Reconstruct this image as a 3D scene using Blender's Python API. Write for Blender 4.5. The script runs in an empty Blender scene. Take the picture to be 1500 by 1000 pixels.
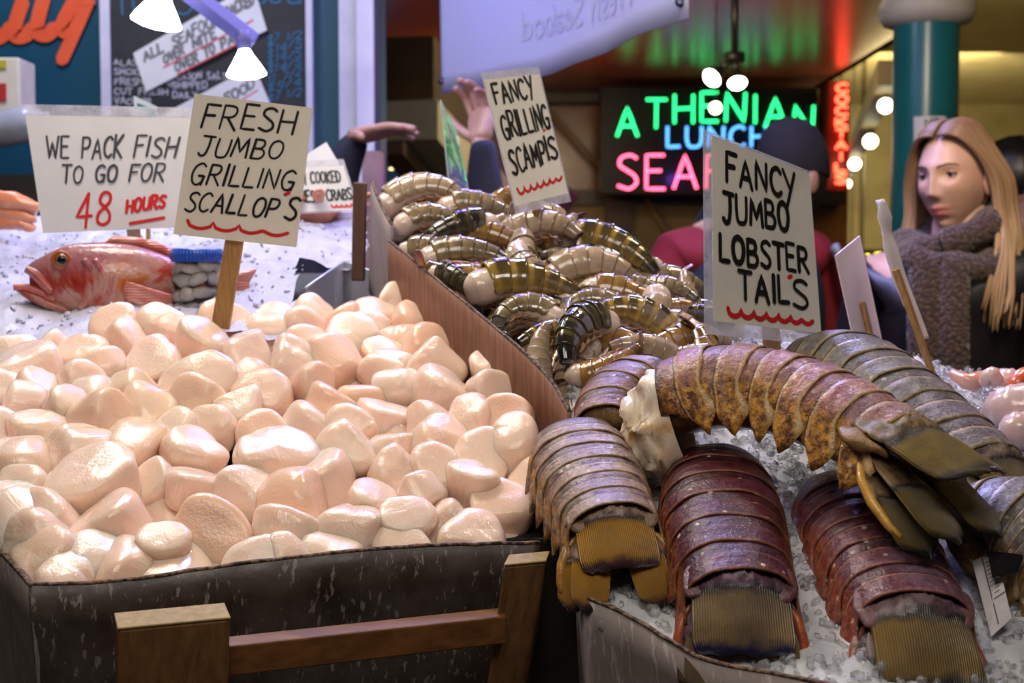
import bpy, bmesh, math, random
import numpy as np
from mathutils import Vector, Matrix, Euler, Quaternion, noise as mnoise

R = random.Random(11)
sc = bpy.context.scene
col = sc.collection
PI = math.pi
FOC = 1811.0                      # focal length in pixels of a 1500 px wide frame
PITCH = math.atan(100.0/FOC)
EYE = Vector((0, 0, 1.40))
FWD = Vector((0, math.cos(PITCH), -math.sin(PITCH)))
UPV = Vector((0, math.sin(PITCH), math.cos(PITCH)))

def at(px, py, Y):
    d = Vector((1, 0, 0))*(px-750) + UPV*(500-py) + FWD*FOC
    return EYE + d*(Y/d.y)

# ------------------------------------------------------------------ camera
cd = bpy.data.cameras.new('camera')
cam = bpy.data.objects.new('camera', cd); col.objects.link(cam)
cam.location = EYE; cam.rotation_euler = (PI/2-PITCH, 0, 0)
cd.sensor_width = 36; cd.lens = 36*FOC/1500.0; cd.clip_start = 0.02; cd.clip_end = 100
cd.dof.use_dof = True; cd.dof.focus_distance = 1.06; cd.dof.aperture_fstop = 9.0
sc.camera = cam

# ------------------------------------------------------------------ world, exposure, lights
wd = bpy.data.worlds.new('world'); sc.world = wd; wd.use_nodes = True
wd.node_tree.nodes['Background'].inputs[0].default_value = (1.0, .86, .74, 1)
wd.node_tree.nodes['Background'].inputs[1].default_value = .03
vs = sc.view_settings
sc.display_settings.display_device = 'sRGB'
vs.view_transform = 'Standard'; vs.look = 'None'; vs.gamma = 1; vs.use_curve_mapping = False
vs.exposure = 0.0

def area(name, loc, target, size, power, color, sy=None):
    l = bpy.data.lights.new(name, 'AREA'); l.energy = power; l.color = color; l.size = size
    if sy: l.shape = 'RECTANGLE'; l.size_y = sy
    o = bpy.data.objects.new(name, l); col.objects.link(o); o.location = loc
    o.rotation_euler = (Vector(target)-Vector(loc)).to_track_quat('-Z', 'Y').to_euler(); return o
def point(name, loc, power, color, rad=.04):
    l = bpy.data.lights.new(name, 'POINT'); l.energy = power; l.color = color; l.shadow_soft_size = rad
    o = bpy.data.objects.new(name, l); col.objects.link(o); o.location = loc; return o

WARM = (1, .89, .76)
area('stall_light', (-.45, 1.40, 2.35), (-.28, 1.15, 1.2), .40, 5.5, WARM)
area('stall_light', (-.2, .15, 2.2), (-.1, 1.1, 1.25), .5, 5.5, WARM)
area('stall_light', (.35, .25, 2.1), (.32, 1.25, 1.38), .25, 2.6, (1, .92, .84))  # unseen fill added at the right front to brighten the lobster sign
area('stall_light', (-.25, 1.75, 2.5), (-.2, 1.2, 1.3), .06, 2.6, WARM)  # this and the next two: small unseen lights added for glints
area('stall_light', (-.55, 1.45, 2.4), (-.3, 1.1, 1.3), .06, 2.4, WARM)
area('stall_light', (.60, 1.55, 2.45), (.3, 1.1, 1.2), .07, 2.4, (1, .9, .8))
for x_, y_, w_ in ((-.62, 1.05, 1.6), (-.38, 1.20, 2.0), (-.12, 1.30, 2.2), (.12, 1.45, 1.8), (.42, 1.30, 2.2)): point('glint_light', (x_, y_+.35, 2.35), w_, (1, .93, .84), .018)  # unseen point lights added as glint sources for the wet seafood
area('violet_tube', (-.10, 2.6, 2.75), (.0, 1.1, 1.2), .10, 10, (.26, .20, 1), 1.1)
area('banner_tube', (.35, 2.75, 2.7), (.1, 2.4, 2.1), .15, 42, (.45, .45, 1), 1.2)
area('ice_lamp', (-.75, 2.1, 2.6), (-.6, 1.8, 1.3), .25, 4.5, (.80, .85, 1))
area('wall_lamp', (-1.1, 2.5, 3.0), (-1.0, 3.4, 2.0), .3, 16, (.9, .93, 1))
area('hall_fill', (.75, 1.75, 2.35), (1.05, 2.8, 1.5), .25, 16, (1, .80, .60))  # unseen warm fill added for the woman's face
area('hall_fill', (.5, 5.5, 2.9), (.6, 6.5, 0), .8, 40, (1, .72, .42))
area('hall_fill', (4.0, 9.0, 2.8), (4.0, 9.0, 4), 2.5, 120, (1, .8, .36))  # unseen upward fill for the cream hall ceiling
area('hall_fill', (3.6, 5.0, 2.7), (3.8, 5.0, 4), 1.5, 45, (1, .8, .4))
area('hall_fill', (5.0, 15.0, 3.4), (5, 19.0, 1.5), 2.0, 260, (1, .85, .45))  # unseen fill added to brighten the far wall
point('hall_fill', (.1, 8.6, 2.2), 25, (1, .6, .25), .2)
# ------------------------------------------------------------------ helpers
def link(o, parent=None):
    col.objects.link(o)
    if parent is not None: o.parent = parent
    return o
def empty(name, loc=(0, 0, 0)):
    o = bpy.data.objects.new(name, None); o.empty_display_size = .02; col.objects.link(o); o.location = loc; return o
def tag(o, label, cat, group=None, kind=None):
    o['label'] = label; o['category'] = cat
    if group: o['group'] = group
    if kind: o['kind'] = kind
    return o
def thing(name, label, cat, loc=(0, 0, 0), group=None):
    return tag(empty(name, loc), label, cat, group)
def make(name, V, Fc, mat, parent=None, smooth=True, attrs=None, world=True, origin=None):
    """one mesh object; V are world points (world=True) moved into the parent's or origin's frame"""
    off = Vector((0, 0, 0))
    if world:
        if parent is not None:
            p = parent
            while p is not None: off += p.location; p = p.parent
        elif origin is not None: off = Vector(origin)
    V = [(v[0]-off[0], v[1]-off[1], v[2]-off[2]) for v in V]
    me = bpy.data.meshes.new(name); me.from_pydata(V, [], Fc); me.update()
    if attrs:
        for k, vals in attrs.items():
            a = me.attributes.new(k, 'FLOAT', 'POINT'); a.data.foreach_set('value', np.asarray(vals, dtype=np.float32))
    if smooth: me.polygons.foreach_set('use_smooth', [True]*len(me.polygons))
    o = bpy.data.objects.new(name, me); link(o, parent)
    if parent is None and origin is not None and world: o.location = origin
    if mat: me.materials.append(mat)
    return o
def solid(o, t, off=-1):
    m = o.modifiers.new('solid', 'SOLIDIFY'); m.thickness = t; m.offset = off; return o
def subd(o, n=1):
    m = o.modifiers.new('sub', 'SUBSURF'); m.levels = n; m.render_levels = n; return o
def bev(o, w, n=2):
    m = o.modifiers.new('bevel', 'BEVEL'); m.width = w; m.segments = n; m.limit_method = 'ANGLE'; return o
def structure(o):
    o['kind'] = 'structure'; return o

class MB:
    """collects shapes, then links them as one mesh object"""
    def __init__(s): s.V = []; s.F = []; s.A = []
    def add(s, V, Fc, a=None):
        n = len(s.V); s.V += [tuple(v) for v in V]; s.F += [tuple(i+n for i in f) for f in Fc]
        s.A += (list(a) if a is not None else [0.0]*len(V))
    def box(s, c, d, M=None):
        x, y, z = d[0]/2, d[1]/2, d[2]/2
        P = [Vector(p) for p in ((-x,-y,-z),(x,-y,-z),(x,y,-z),(-x,y,-z),(-x,-y,z),(x,-y,z),(x,y,z),(-x,y,z))]
        if M is not None: P = [M @ p for p in P]
        s.add([p+Vector(c) for p in P], [(0,3,2,1),(4,5,6,7),(0,1,5,4),(1,2,6,5),(2,3,7,6),(3,0,4,7)])
    def quadbox(s, q, n, t):
        """a slab whose front face is the quad q (a,b,c,d), thickness t along -n"""
        q = [Vector(p) for p in q]; n = Vector(n).normalized()
        s.add(q+[p-n*t for p in q], [(0,1,2,3),(7,6,5,4),(0,4,5,1),(1,5,6,2),(2,6,7,3),(3,7,4,0)])
    def hexa(s, b, t):
        s.add(list(b)+list(t), [(3,2,1,0),(4,5,6,7),(0,1,5,4),(1,2,6,5),(2,3,7,6),(3,0,4,7)])
    def tube(s, pts, rad, n=10, a=None, cap=True, flat=1.0, up=None):
        pts = [Vector(p) for p in pts]; k = len(pts)
        rads = rad if isinstance(rad, (list, tuple)) else [rad]*k
        V, Fc, A = [], [], []
        ref = Vector(up) if up else Vector((.13, .21, .97))
        for i, p in enumerate(pts):
            t = (pts[min(i+1, k-1)]-pts[max(i-1, 0)]).normalized()
            u = ref-t*ref.dot(t)
            if u.length < 1e-4: u = Vector((1, 0, 0))-t*t.x
            u.normalize(); w = t.cross(u); ref = u
            for j in range(n):
                an = 2*PI*j/n
                V.append(p+(u*math.cos(an)*flat+w*math.sin(an))*rads[i]); A.append(a[i] if a else i/max(1, k-1))
        for i in range(k-1):
            for j in range(n):
                Fc.append((i*n+j, i*n+(j+1) % n, (i+1)*n+(j+1) % n, (i+1)*n+j))
        if cap: Fc.append(tuple(range(n-1, -1, -1))); Fc.append(tuple((k-1)*n+j for j in range(n)))
        s.add(V, Fc, A)
    def ball(s, c, r, seg=14, rings=9, M=None, a=0.0):
        V, Fc = [], []
        rr = r if hasattr(r, '__len__') else (r, r, r)
        for i in range(rings+1):
            ph = PI*i/rings
            for j in range(seg):
                th = 2*PI*j/seg
                p = Vector((rr[0]*math.sin(ph)*math.cos(th), rr[1]*math.sin(ph)*math.sin(th), rr[2]*math.cos(ph)))
                if M is not None: p = M @ p
                V.append(p+Vector(c))
        for i in range(rings):
            for j in range(seg):
                Fc.append((i*seg+j, (i+1)*seg+j, (i+1)*seg+(j+1) % seg, i*seg+(j+1) % seg))
        s.add(V, Fc, [a]*len(V))
    def lathe(s, c, prof, n=24, M=None, a=None, close=False):
        V, Fc, A = [], [], []
        for i, (r, z) in enumerate(prof):
            for j in range(n):
                p = Vector((r*math.cos(2*PI*j/n), r*math.sin(2*PI*j/n), z))
                if M is not None: p = M @ p
                V.append(p+Vector(c)); A.append(a[i] if a else i/max(1, len(prof)-1))
        for i in range(len(prof)-1):
            for j in range(n):
                Fc.append((i*n+j, i*n+(j+1) % n, (i+1)*n+(j+1) % n, (i+1)*n+j))
        s.add(V, Fc, A)
    def build(s, name, mat, parent=None, smooth=True, origin=None, world=True, attr=None):
        if parent is None and origin is None and world:
            P = np.array([tuple(v) for v in s.V]); origin = ((P[:,0].min()+P[:,0].max())/2, (P[:,1].min()+P[:,1].max())/2, P[:,2].min())
        return make(name, s.V, s.F, mat, parent, smooth, {attr: s.A} if attr else None, world, origin)

def catmull(P, n, closed=False):
    P = [Vector(p) for p in P]; out = []; k = len(P)
    for i in range(k-1):
        p0, p1, p2, p3 = P[max(i-1, 0)], P[i], P[i+1], P[min(i+2, k-1)]
        for j in range(n):
            t = j/n
            out.append(.5*((2*p1)+(p2-p0)*t+(2*p0-5*p1+4*p2-p3)*t*t+(3*p1-p0-3*p2+p3)*t**3))
    out.append(P[-1]); return out
def interp(x, xs, ys): return float(np.interp(x, xs, ys))
def copy_tree(o, parent=None):
    c = o.copy(); col.objects.link(c); c.parent = parent
    for ch in list(o.children): copy_tree(ch, c)
    return c

class Surf:
    """a smooth height z(x, y) through points seen in the photograph at chosen distances (thin plate spline)"""
    def __init__(s, pts, smooth=1e-4):
        P = np.array([tuple(at(*p)) for p in pts]); s.P = P; n = len(P)
        A = np.zeros((n+3, n+3)); r = np.linalg.norm(P[:, None, :2]-P[None, :, :2], axis=2)
        A[:n, :n] = s.k(r)+np.eye(n)*smooth; A[:n, n] = 1; A[:n, n+1:] = P[:, :2]; A[n, :n] = 1; A[n+1:, :n] = P[:, :2].T
        s.w = np.linalg.solve(A, np.concatenate([P[:, 2], [0, 0, 0]])); s.n = n
    @staticmethod
    def k(r): return r*r*np.log(r+1e-9)
    def z(s, x, y):
        r = np.hypot(s.P[:, 0]-x, s.P[:, 1]-y)
        return float(s.k(r) @ s.w[:s.n]+s.w[s.n]+s.w[s.n+1]*x+s.w[s.n+2]*y)
    def normal(s, x, y, e=.02):
        return Vector((-(s.z(x+e, y)-s.z(x-e, y))/(2*e), -(s.z(x, y+e)-s.z(x, y-e))/(2*e), 1)).normalized()
    def hit(s, px, py, y0=.6, y1=2.4):
        prev = None; Y = y0
        while Y < y1:
            p = at(px, py, Y); f = p.z-s.z(p.x, p.y)
            if prev is not None and f <= 0 < prev: break
            prev = f; Y += .01
        return at(px, py, Y)

# ------------------------------------------------------------------ materials
class NT:
    def __init__(s, name):
        s.m = bpy.data.materials.new(name); s.m.use_nodes = True; s.t = s.m.node_tree; s.b = s.t.nodes['Principled BSDF']; s.out = s.t.nodes['Material Output']
        s._tc = None
    def put(s, v, sock):
        if isinstance(v, bpy.types.NodeSocket): s.t.links.new(v, sock)
        elif hasattr(v, '__len__') and len(v) == 3 and sock.type == 'RGBA': sock.default_value = (*v, 1)
        else: sock.default_value = v
    def tc(s, w='Object'):
        if s._tc is None: s._tc = s.t.nodes.new('ShaderNodeTexCoord')
        return s._tc.outputs[w]
    def mapped(s, scale=(1, 1, 1), vec=None):
        n = s.t.nodes.new('ShaderNodeMapping'); n.inputs['Scale'].default_value = scale
        s.t.links.new(vec or s.tc(), n.inputs[0]); return n.outputs[0]
    def noise(s, scale, detail=4, rough=.55, vec=None, dist=0):
        n = s.t.nodes.new('ShaderNodeTexNoise'); n.inputs['Scale'].default_value = scale; n.inputs['Detail'].default_value = detail
        n.inputs['Roughness'].default_value = rough; n.inputs['Distortion'].default_value = dist
        s.t.links.new(vec or s.tc(), n.inputs['Vector']); return n.outputs[0]
    def voro(s, scale, vec=None, feature='F1', out=0):
        n = s.t.nodes.new('ShaderNodeTexVoronoi'); n.feature = feature; n.inputs['Scale'].default_value = scale
        s.t.links.new(vec or s.tc(), n.inputs['Vector']); return n.outputs[out]
    def wave(s, scale, dist=0, vec=None, dire='X', detail=2):
        n = s.t.nodes.new('ShaderNodeTexWave'); n.bands_direction = dire; n.inputs['Scale'].default_value = scale
        n.inputs['Distortion'].default_value = dist; n.inputs['Detail'].default_value = detail
        s.t.links.new(vec or s.tc(), n.inputs['Vector']); return n.outputs['Fac']
    def ramp(s, fac, stops, mode='LINEAR'):
        n = s.t.nodes.new('ShaderNodeValToRGB'); e = n.color_ramp.elements; n.color_ramp.interpolation = mode
        while len(e) < len(stops): e.new(.5)
        for i, (p, c) in enumerate(stops):
            e[i].position = p; e[i].color = (*c, 1) if hasattr(c, '__len__') else (c, c, c, 1)
        s.put(fac, n.inputs[0]); return n.outputs[0]
    def mix(s, f, a, b, mode='MIX'):
        n = s.t.nodes.new('ShaderNodeMix'); n.data_type = 'RGBA'; n.blend_type = mode
        s.put(f, n.inputs[0]); s.put(a, n.inputs[6]); s.put(b, n.inputs[7]); return n.outputs[2]
    def math(s, op, a, b=0.0, c=0.0):
        n = s.t.nodes.new('ShaderNodeMath'); n.operation = op; s.put(a, n.inputs[0]); s.put(b, n.inputs[1]); s.put(c, n.inputs[2]); return n.outputs[0]
    def attr(s, name):
        n = s.t.nodes.new('ShaderNodeAttribute'); n.attribute_name = name; return n.outputs['Fac']
    def rnd(s): return s.t.nodes.new('ShaderNodeObjectInfo').outputs['Random']
    def sep(s, vec=None):
        n = s.t.nodes.new('ShaderNodeSeparateXYZ'); s.t.links.new(vec or s.tc(), n.inputs[0]); return n.outputs
    def bump(s, h, strength=.3, dist=.002, prev=None):
        n = s.t.nodes.new('ShaderNodeBump'); n.inputs['Strength'].default_value = strength; n.inputs['Distance'].default_value = dist
        s.put(h, n.inputs['Height'])
        if prev: s.t.links.new(prev, n.inputs['Normal'])
        s.t.links.new(n.outputs[0], s.b.inputs['Normal']); s.t.links.new(n.outputs[0], s.b.inputs['Coat Normal']); return n.outputs[0]
    def set(s, **k):
        names = dict(color='Base Color', rough='Roughness', metal='Metallic', ior='IOR', sss='Subsurface Weight', sssr='Subsurface Radius', ssss='Subsurface Scale',
                     trans='Transmission Weight', coat='Coat Weight', coatr='Coat Roughness', spec='Specular IOR Level', emit='Emission Color', estr='Emission Strength', alpha='Alpha', sheen='Sheen Weight')
        for a, v in k.items(): s.put(v, s.b.inputs[names[a]])
        return s
def plain(name, c, rough=.5, **k):
    n = NT(name); n.set(color=c, rough=rough, **k); return n.m
def mottled(name, c1, c2, scale=20, rough=.5, bump=0, bscale=None, stretch=(1, 1, 1), bdist=.002, **k):
    n = NT(name); v = n.mapped(stretch)
    f = n.noise(scale, 5, .6, v); n.set(color=n.ramp(f, [(.3, c1), (.7, c2)]), rough=rough, **k)
    if bump: n.bump(n.noise(bscale or scale*3, 4, .6, v), bump, bdist)
    return n.m
def glow(name, c, strength):
    n = NT(name); n.set(color=(.02, .02, .02), emit=c, estr=strength, rough=.4); return n.m
def hx(r, g, b):
    f = lambda v: ((v/255+.055)/1.055)**2.4 if v > 10 else v/255/12.92
    return (f(r), f(g), f(b))
# ------------------------------------------------------------------ stroke lettering
# every letter: list of strokes on a cell about .6 wide, 1 high; 'c' strokes are smoothed
FONT = {
'A': (.62, ['0,0 .3,1 .62,0', '.1,.36 .52,.36']), 'B': (.55, ['0,0 0,1', 'c0,1 .36,.98 .46,.78 .34,.56 0,.52', 'c0,.52 .42,.5 .55,.26 .4,.03 0,0']),
'C': (.55, ['c.55,.86 .36,1 .1,.85 0,.5 .1,.14 .34,0 .56,.14']), 'D': (.58, ['0,0 0,1', 'c0,1 .4,.95 .58,.55 .42,.1 0,0']),
'E': (.48, ['.48,1 0,1 0,0 .5,0', '0,.53 .4,.54']), 'F': (.48, ['0,0 .02,1 .52,1', '.01,.53 .4,.56']),
'G': (.6, ['c.56,.88 .36,1 .1,.84 0,.48 .12,.1 .36,0 .56,.16', '.34,.42 .6,.43 .54,.02']), 'H': (.56, ['0,0 0,1', '.56,0 .56,1', '0,.5 .56,.53']),
'I': (.1, ['.05,0 .05,1']), 'J': (.55, ['.02,1 .56,1', 'c.36,1 .38,.5 .3,.08 .12,0 0,.12']), 'K': (.55, ['0,0 0,1', '.52,1 .03,.46 .55,0']),
'L': (.48, ['0,1 0,0 .48,.03']), 'M': (.7, ['0,0 .08,1 .35,.25 .62,1 .7,0']), 'N': (.58, ['0,0 .02,1 .55,0 .58,1']),
'O': (.6, ['c.3,1 .08,.86 0,.5 .1,.12 .3,0 .5,.12 .6,.5 .52,.86 .3,1']), 'P': (.52, ['0,0 0,1', 'c0,1 .4,.98 .52,.76 .38,.5 0,.46']),
'R': (.56, ['0,0 0,1', 'c0,1 .4,.98 .5,.77 .36,.54 0,.5', '.2,.5 .58,0']), 'S': (.52, ['c.52,.9 .34,1 .1,.92 .06,.7 .26,.54 .46,.38 .5,.16 .3,0 0,.1']),
'T': (.6, ['0,1 .62,1', '.31,1 .3,0']), 'U': (.56, ['c0,1 0,.4 .08,.06 .28,0 .48,.08 .56,.4 .56,1']), 'V': (.58, ['0,1 .28,0 .58,1']),
'W': (.76, ['0,1 .18,0 .38,.75 .58,0 .78,1']), 'Y': (.56, ['0,1 .3,.5', '.58,1 .14,-.12']), 'X': (.5, ['0,0 .5,1', '0,1 .5,0']), 'Z': (.5, ['0,1 .5,1 0,0 .5,0']),
'4': (.6, ['.62,.3 0,.26 .44,1', '.44,1 .4,-.08']), '8': (.55, ['c.3,.54 .08,.72 .14,.94 .3,1 .46,.92 .48,.72 .3,.54 .06,.34 .06,.1 .28,0 .52,.1 .52,.34 .3,.54']),
'0': (.5, ['c.25,1 .04,.8 .02,.3 .25,0 .47,.3 .46,.8 .25,1']), '1': (.2, ['0,.8 .14,1 .14,0']), '2': (.5, ['c0,.8 .2,1 .46,.85 .4,.5 0,0', '0,0 .5,0']), '5': (.5, ['.48,1 .06,1 .03,.55', 'c.03,.55 .35,.62 .5,.35 .35,.03 0,.08']),
'7': (.5, ['0,1 .5,1 .16,0']), '9': (.5, ['c.46,.6 .2,.5 .04,.7 .2,1 .46,.9 .46,.5 .3,0']), '$': (.5, ['c.5,.85 .25,.95 .04,.75 .25,.5 .48,.28 .25,.06 0,.16', '.25,1.1 .25,-.1']),
'-': (.35, ['0,.5 .35,.5']), '/': (.4, ['0,0 .4,1']), '.': (.1, ['.03,0 .07,0']), '&': (.5, ['c.5,0 .1,.75 .22,1 .36,.8 .02,.3 .2,0 .5,.4']), "'": (.06, ['.05,1.02 .03,.86']), ' ': (.4, []),
}
def strokes_of(ch):
    w, S = FONT[ch]; out = []
    for t in S:
        c = t[0] == 'c'; P = [tuple(float(q) for q in p.split(',')) for p in t.lstrip('c').split()]
        if c: P = [(v.x, v.y) for v in catmull([(a, b, 0) for a, b in P], 5)]
        else:
            Q = []
            for (a, b), (c2, d) in zip(P, P[1:]):
                for k in range(4): Q.append((a+(c2-a)*k/4, b+(d-b)*k/4))
            P = Q+[P[-1]]
        out.append(P)
    return w, out
def lay_text(s, x0, x1, y0, y1, slant=0, jit=0, rr=None, gap=.22, arc=0, rise=0):
    """strokes of the text s fitted in the rectangle; rise lifts the line's end, arc bows it"""
    adv = [FONT[c][0]+gap for c in s]; tot = sum(adv)-gap; sx = (x1-x0)/tot; h = y1-y0; out = []; x = 0
    for c, a in zip(s, adv):
        w, S = strokes_of(c)
        jx, jy, js = ((rr.uniform(-jit, jit), rr.uniform(-jit, jit), 1+rr.uniform(-jit, jit)*1.4) if rr else (0, 0, 1))
        f = (x+w/2)/max(tot, 1e-6)
        oy = arc*4*f*(1-f)+rise*f
        for P in S: out.append([(x0+(x+px+jx*.4)*sx+slant*(py*h), y0+oy+(py*js+jy)*h) for px, py in P])
        x += a
    return out
def wavy(x0, x1, y, amp, n, rise=0):
    P = []
    N = int(n*10)
    for i in range(N+1):
        t = i/N; ph = (t*n) % 1.0
        P.append((x0+(x1-x0)*t, y+rise*t-amp*math.sin(ph*PI)+amp*.9*(1 if ph < .06 else 0)))
    return [P]
def ribbons(mb, lines, width, fn, lift=.0006, rr=None):
    """flat pen strokes: fn maps sign coordinates (metres) to (point, normal)"""
    for li, P in enumerate(lines):
        k = len(P); V = []; n0 = None
        wv = width*(rr.uniform(.85, 1.15) if rr else 1)
        zl = lift+li*1.5e-5
        Q = []
        for i in range(k):
            a = Vector((*P[max(i-1, 0)], 0)); b = Vector((*P[min(i+1, k-1)], 0)); t = (b-a)
            t = t.normalized() if t.length > 1e-9 else Vector((1, 0, 0)); Q.append((Vector((*P[i], 0)), t))
        Q = [(Q[0][0]-Q[0][1]*wv*.42, Q[0][1], .45)]+[(p, t, 1) for p, t in Q]+[(Q[-1][0]+Q[-1][1]*wv*.42, Q[-1][1], .45)]
        for p, t, s in Q:
            w = Vector((-t.y, t.x, 0))*wv*.5*s
            for q in (p+w, p-w):
                P3, N = fn(q.x, q.y); V.append(P3+N*zl)
        mb.add(V, [(2*i, 2*i+1, 2*i+3, 2*i+2) for i in range(len(Q)-1)])
def pipes(mb, lines, rad, fn, lift, n=8):
    for P in lines:
        mb.tube([(lambda r: r[0]+r[1]*lift)(fn(x, y)) for x, y in P], rad, n)
class Sheet:
    """a flat card given by its four corners (top-left, top-right, bottom-right, bottom-left)"""
    def __init__(s, q):
        s.tl, s.tr, s.br, s.bl = [Vector(p) for p in q]
        s.n = (s.br-s.tl).cross(s.tr-s.bl).normalized()
        if s.n.dot(EYE-s.tl) < 0: s.n = -s.n
        s.w = ((s.tr-s.tl).length+(s.br-s.bl).length)/2; s.h = ((s.bl-s.tl).length+(s.br-s.tr).length)/2
    def p(s, a, b, lift=0): # a right 0..1, b up 0..1
        return (s.bl*(1-a)+s.br*a)*(1-b)+(s.tl*(1-a)+s.tr*a)*b+s.n*lift
    def fn(s, x, y): return s.p(x/s.w, y/s.h), s.n
    def text(s, t, a0, a1, b0, b1, **k):
        return lay_text(t, a0*s.w, a1*s.w, b0*s.h, b1*s.h, **k)
    def slab(s, mb, a0=0, a1=1, b0=0, b1=1, t=.0015, lift=0):
        q = [s.p(a0, b0, lift), s.p(a1, b0, lift), s.p(a1, b1, lift), s.p(a0, b1, lift)]
        mb.quadbox(q, s.n, t)
# ------------------------------------------------------------------ cardboard, wood
def waxed_card(name, base, streak, amount=.5):
    n = NT(name); v = n.mapped((95, 95, 1.6)); v2 = n.mapped((9, 9, 5))
    s1 = n.ramp(n.noise(2.2, 3, .6, v), [(.58, 0.0), (.66, 1.0)])
    s2 = n.ramp(n.noise(2.0, 6, .7, v2), [(.38, 0.0), (.75, 1.0)])
    f = n.math('MULTIPLY', n.math('MAXIMUM', s1, n.math('MULTIPLY', s2, .38)), amount)
    n.set(color=n.mix(f, n.ramp(n.noise(14, 4), [(.3, base), (.75, [c*1.7 for c in base])]), streak), rough=n.ramp(n.noise(30), [(.3, .28), (.7, .6)]))
    n.bump(n.noise(90, 4), .3, .001); return n.m
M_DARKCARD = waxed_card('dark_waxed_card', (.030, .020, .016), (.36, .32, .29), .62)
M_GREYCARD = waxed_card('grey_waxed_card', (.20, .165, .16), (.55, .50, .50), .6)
def card_face(name, c1, c2, sc=(3, 160, 20)):
    n = NT(name); v = n.mapped(sc)
    n.set(color=n.ramp(n.noise(3, 4, .6, v), [(.3, c1), (.75, c2)]), rough=.55); n.bump(n.wave(60, 0, None, 'X'), .15, .0006); return n.m
M_BROWNCARD = card_face('brown_card', (.15, .060, .032), (.30, .14, .08), (160, 30, 4))
M_PALECARD = card_face('pale_card', (.26, .21, .21), (.40, .34, .34), (160, 160, 4))
def flute(name):
    n = NT(name); n.set(color=n.ramp(n.noise(240, 2), [(.4, (.025, .012, .008)), (.6, (.22, .13, .08))]), rough=.8); return n.m
M_FLUTE = flute('corrugated_edge')
def wood(name, c1, c2, scale=(40, 40, 3), rough=.55):
    n = NT(name); v = n.mapped(scale); w = n.noise(1.6, 6, .65, v, .6)
    n.set(color=n.ramp(w, [(.28, c1), (.5, [a*.5+b*.5 for a, b in zip(c1, c2)]), (.72, c2)]), rough=rough); n.bump(w, .25, .001); return n.m
M_RACKWOOD = wood('rack_wood', (.10, .045, .018), (.30, .15, .055), (60, 60, 5), .42)
M_RACKTOP = wood('rack_end_grain', (.26, .18, .07), (.42, .31, .14), (90, 90, 90), .7)
M_RAILWOOD = wood('rail_wood', (.10, .036, .011), (.25, .105, .032), (6, 50, 50), .42)
M_STICK = wood('stick_wood', (.26, .13, .035), (.50, .29, .10), (160, 160, 9), .55)

def panel(name, top, down, thick, inward, mat, parent, edge=True, wob=.0015, n=8, taper=None):
    """a sheet of board hanging from the polyline top along down; its cut edge is a sub-part"""
    top = catmull(top, n); inw = Vector(inward).normalized(); V = []; k = len(top); rows = 7
    dn = Vector(down)
    for side in (0, 1):
        for r in range(rows):
            for i, p in enumerate(top):
                q = p+dn*(r/(rows-1))*(taper(i/(k-1)) if taper else 1)+inw*(thick*side)
                wv = mnoise.noise(q*14)*wob*(1 if r else .4); V.append(q+inw*wv)
    Fc = []
    for side in (0, 1):
        o = side*rows*k
        for r in range(rows-1):
            for i in range(k-1):
                f = (o+r*k+i, o+r*k+i+1, o+(r+1)*k+i+1, o+(r+1)*k+i); Fc.append(f if side else f[::-1])
    o = rows*k
    for r in range(rows-1):
        for i in (0, k-1): Fc.append((r*k+i, (r+1)*k+i, o+(r+1)*k+i, o+r*k+i))
    b = (rows-1)*k
    for i in range(k-1): Fc.append((i, i+1, o+i+1, o+i)); Fc.append((b+i, o+b+i, o+b+i+1, b+i+1))
    ob = make(name, V, Fc, mat, parent)
    if edge:
        mb = MB(); c = [p+inw*thick*.5+Vector((0, 0, .0006+.0012*mnoise.noise(p*60))) for p in top]
        mb.tube(c, thick*.62, 6, flat=.55); mb.build('torn_edge', M_FLUTE, ob)
    return ob

# ------------------------------------------------------------------ scallop tray
tray = thing('cardboard_tray', 'dark wet cardboard tray filled with scallops at the front of the stall', 'tray', at(420, 830, 1.1)-Vector((0, 0, .12)))
rim = [at(42, 858, .905), at(150, 855, .918), at(280, 838, .934), at(400, 822, .953), at(530, 808, .978), at(660, 800, 1.003), at(792, 797, 1.024)]
DOWN = Vector((-.012, .055, -.185))
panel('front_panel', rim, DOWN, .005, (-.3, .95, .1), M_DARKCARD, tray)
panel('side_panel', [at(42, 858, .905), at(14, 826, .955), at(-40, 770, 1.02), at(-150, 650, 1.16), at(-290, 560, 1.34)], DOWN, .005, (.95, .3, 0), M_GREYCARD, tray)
bm_ = MB(); q = [rim[0]+DOWN*.9, rim[-1]+DOWN*.9, at(575, 480, 1.52)-Vector((0, 0, .05)), at(-290, 600, 1.34)-Vector((0, 0, .05))]
bm_.hexa([p-Vector((0, 0, .006)) for p in q], q); bm_.build('base', M_DARKCARD, tray, smooth=False)

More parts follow.
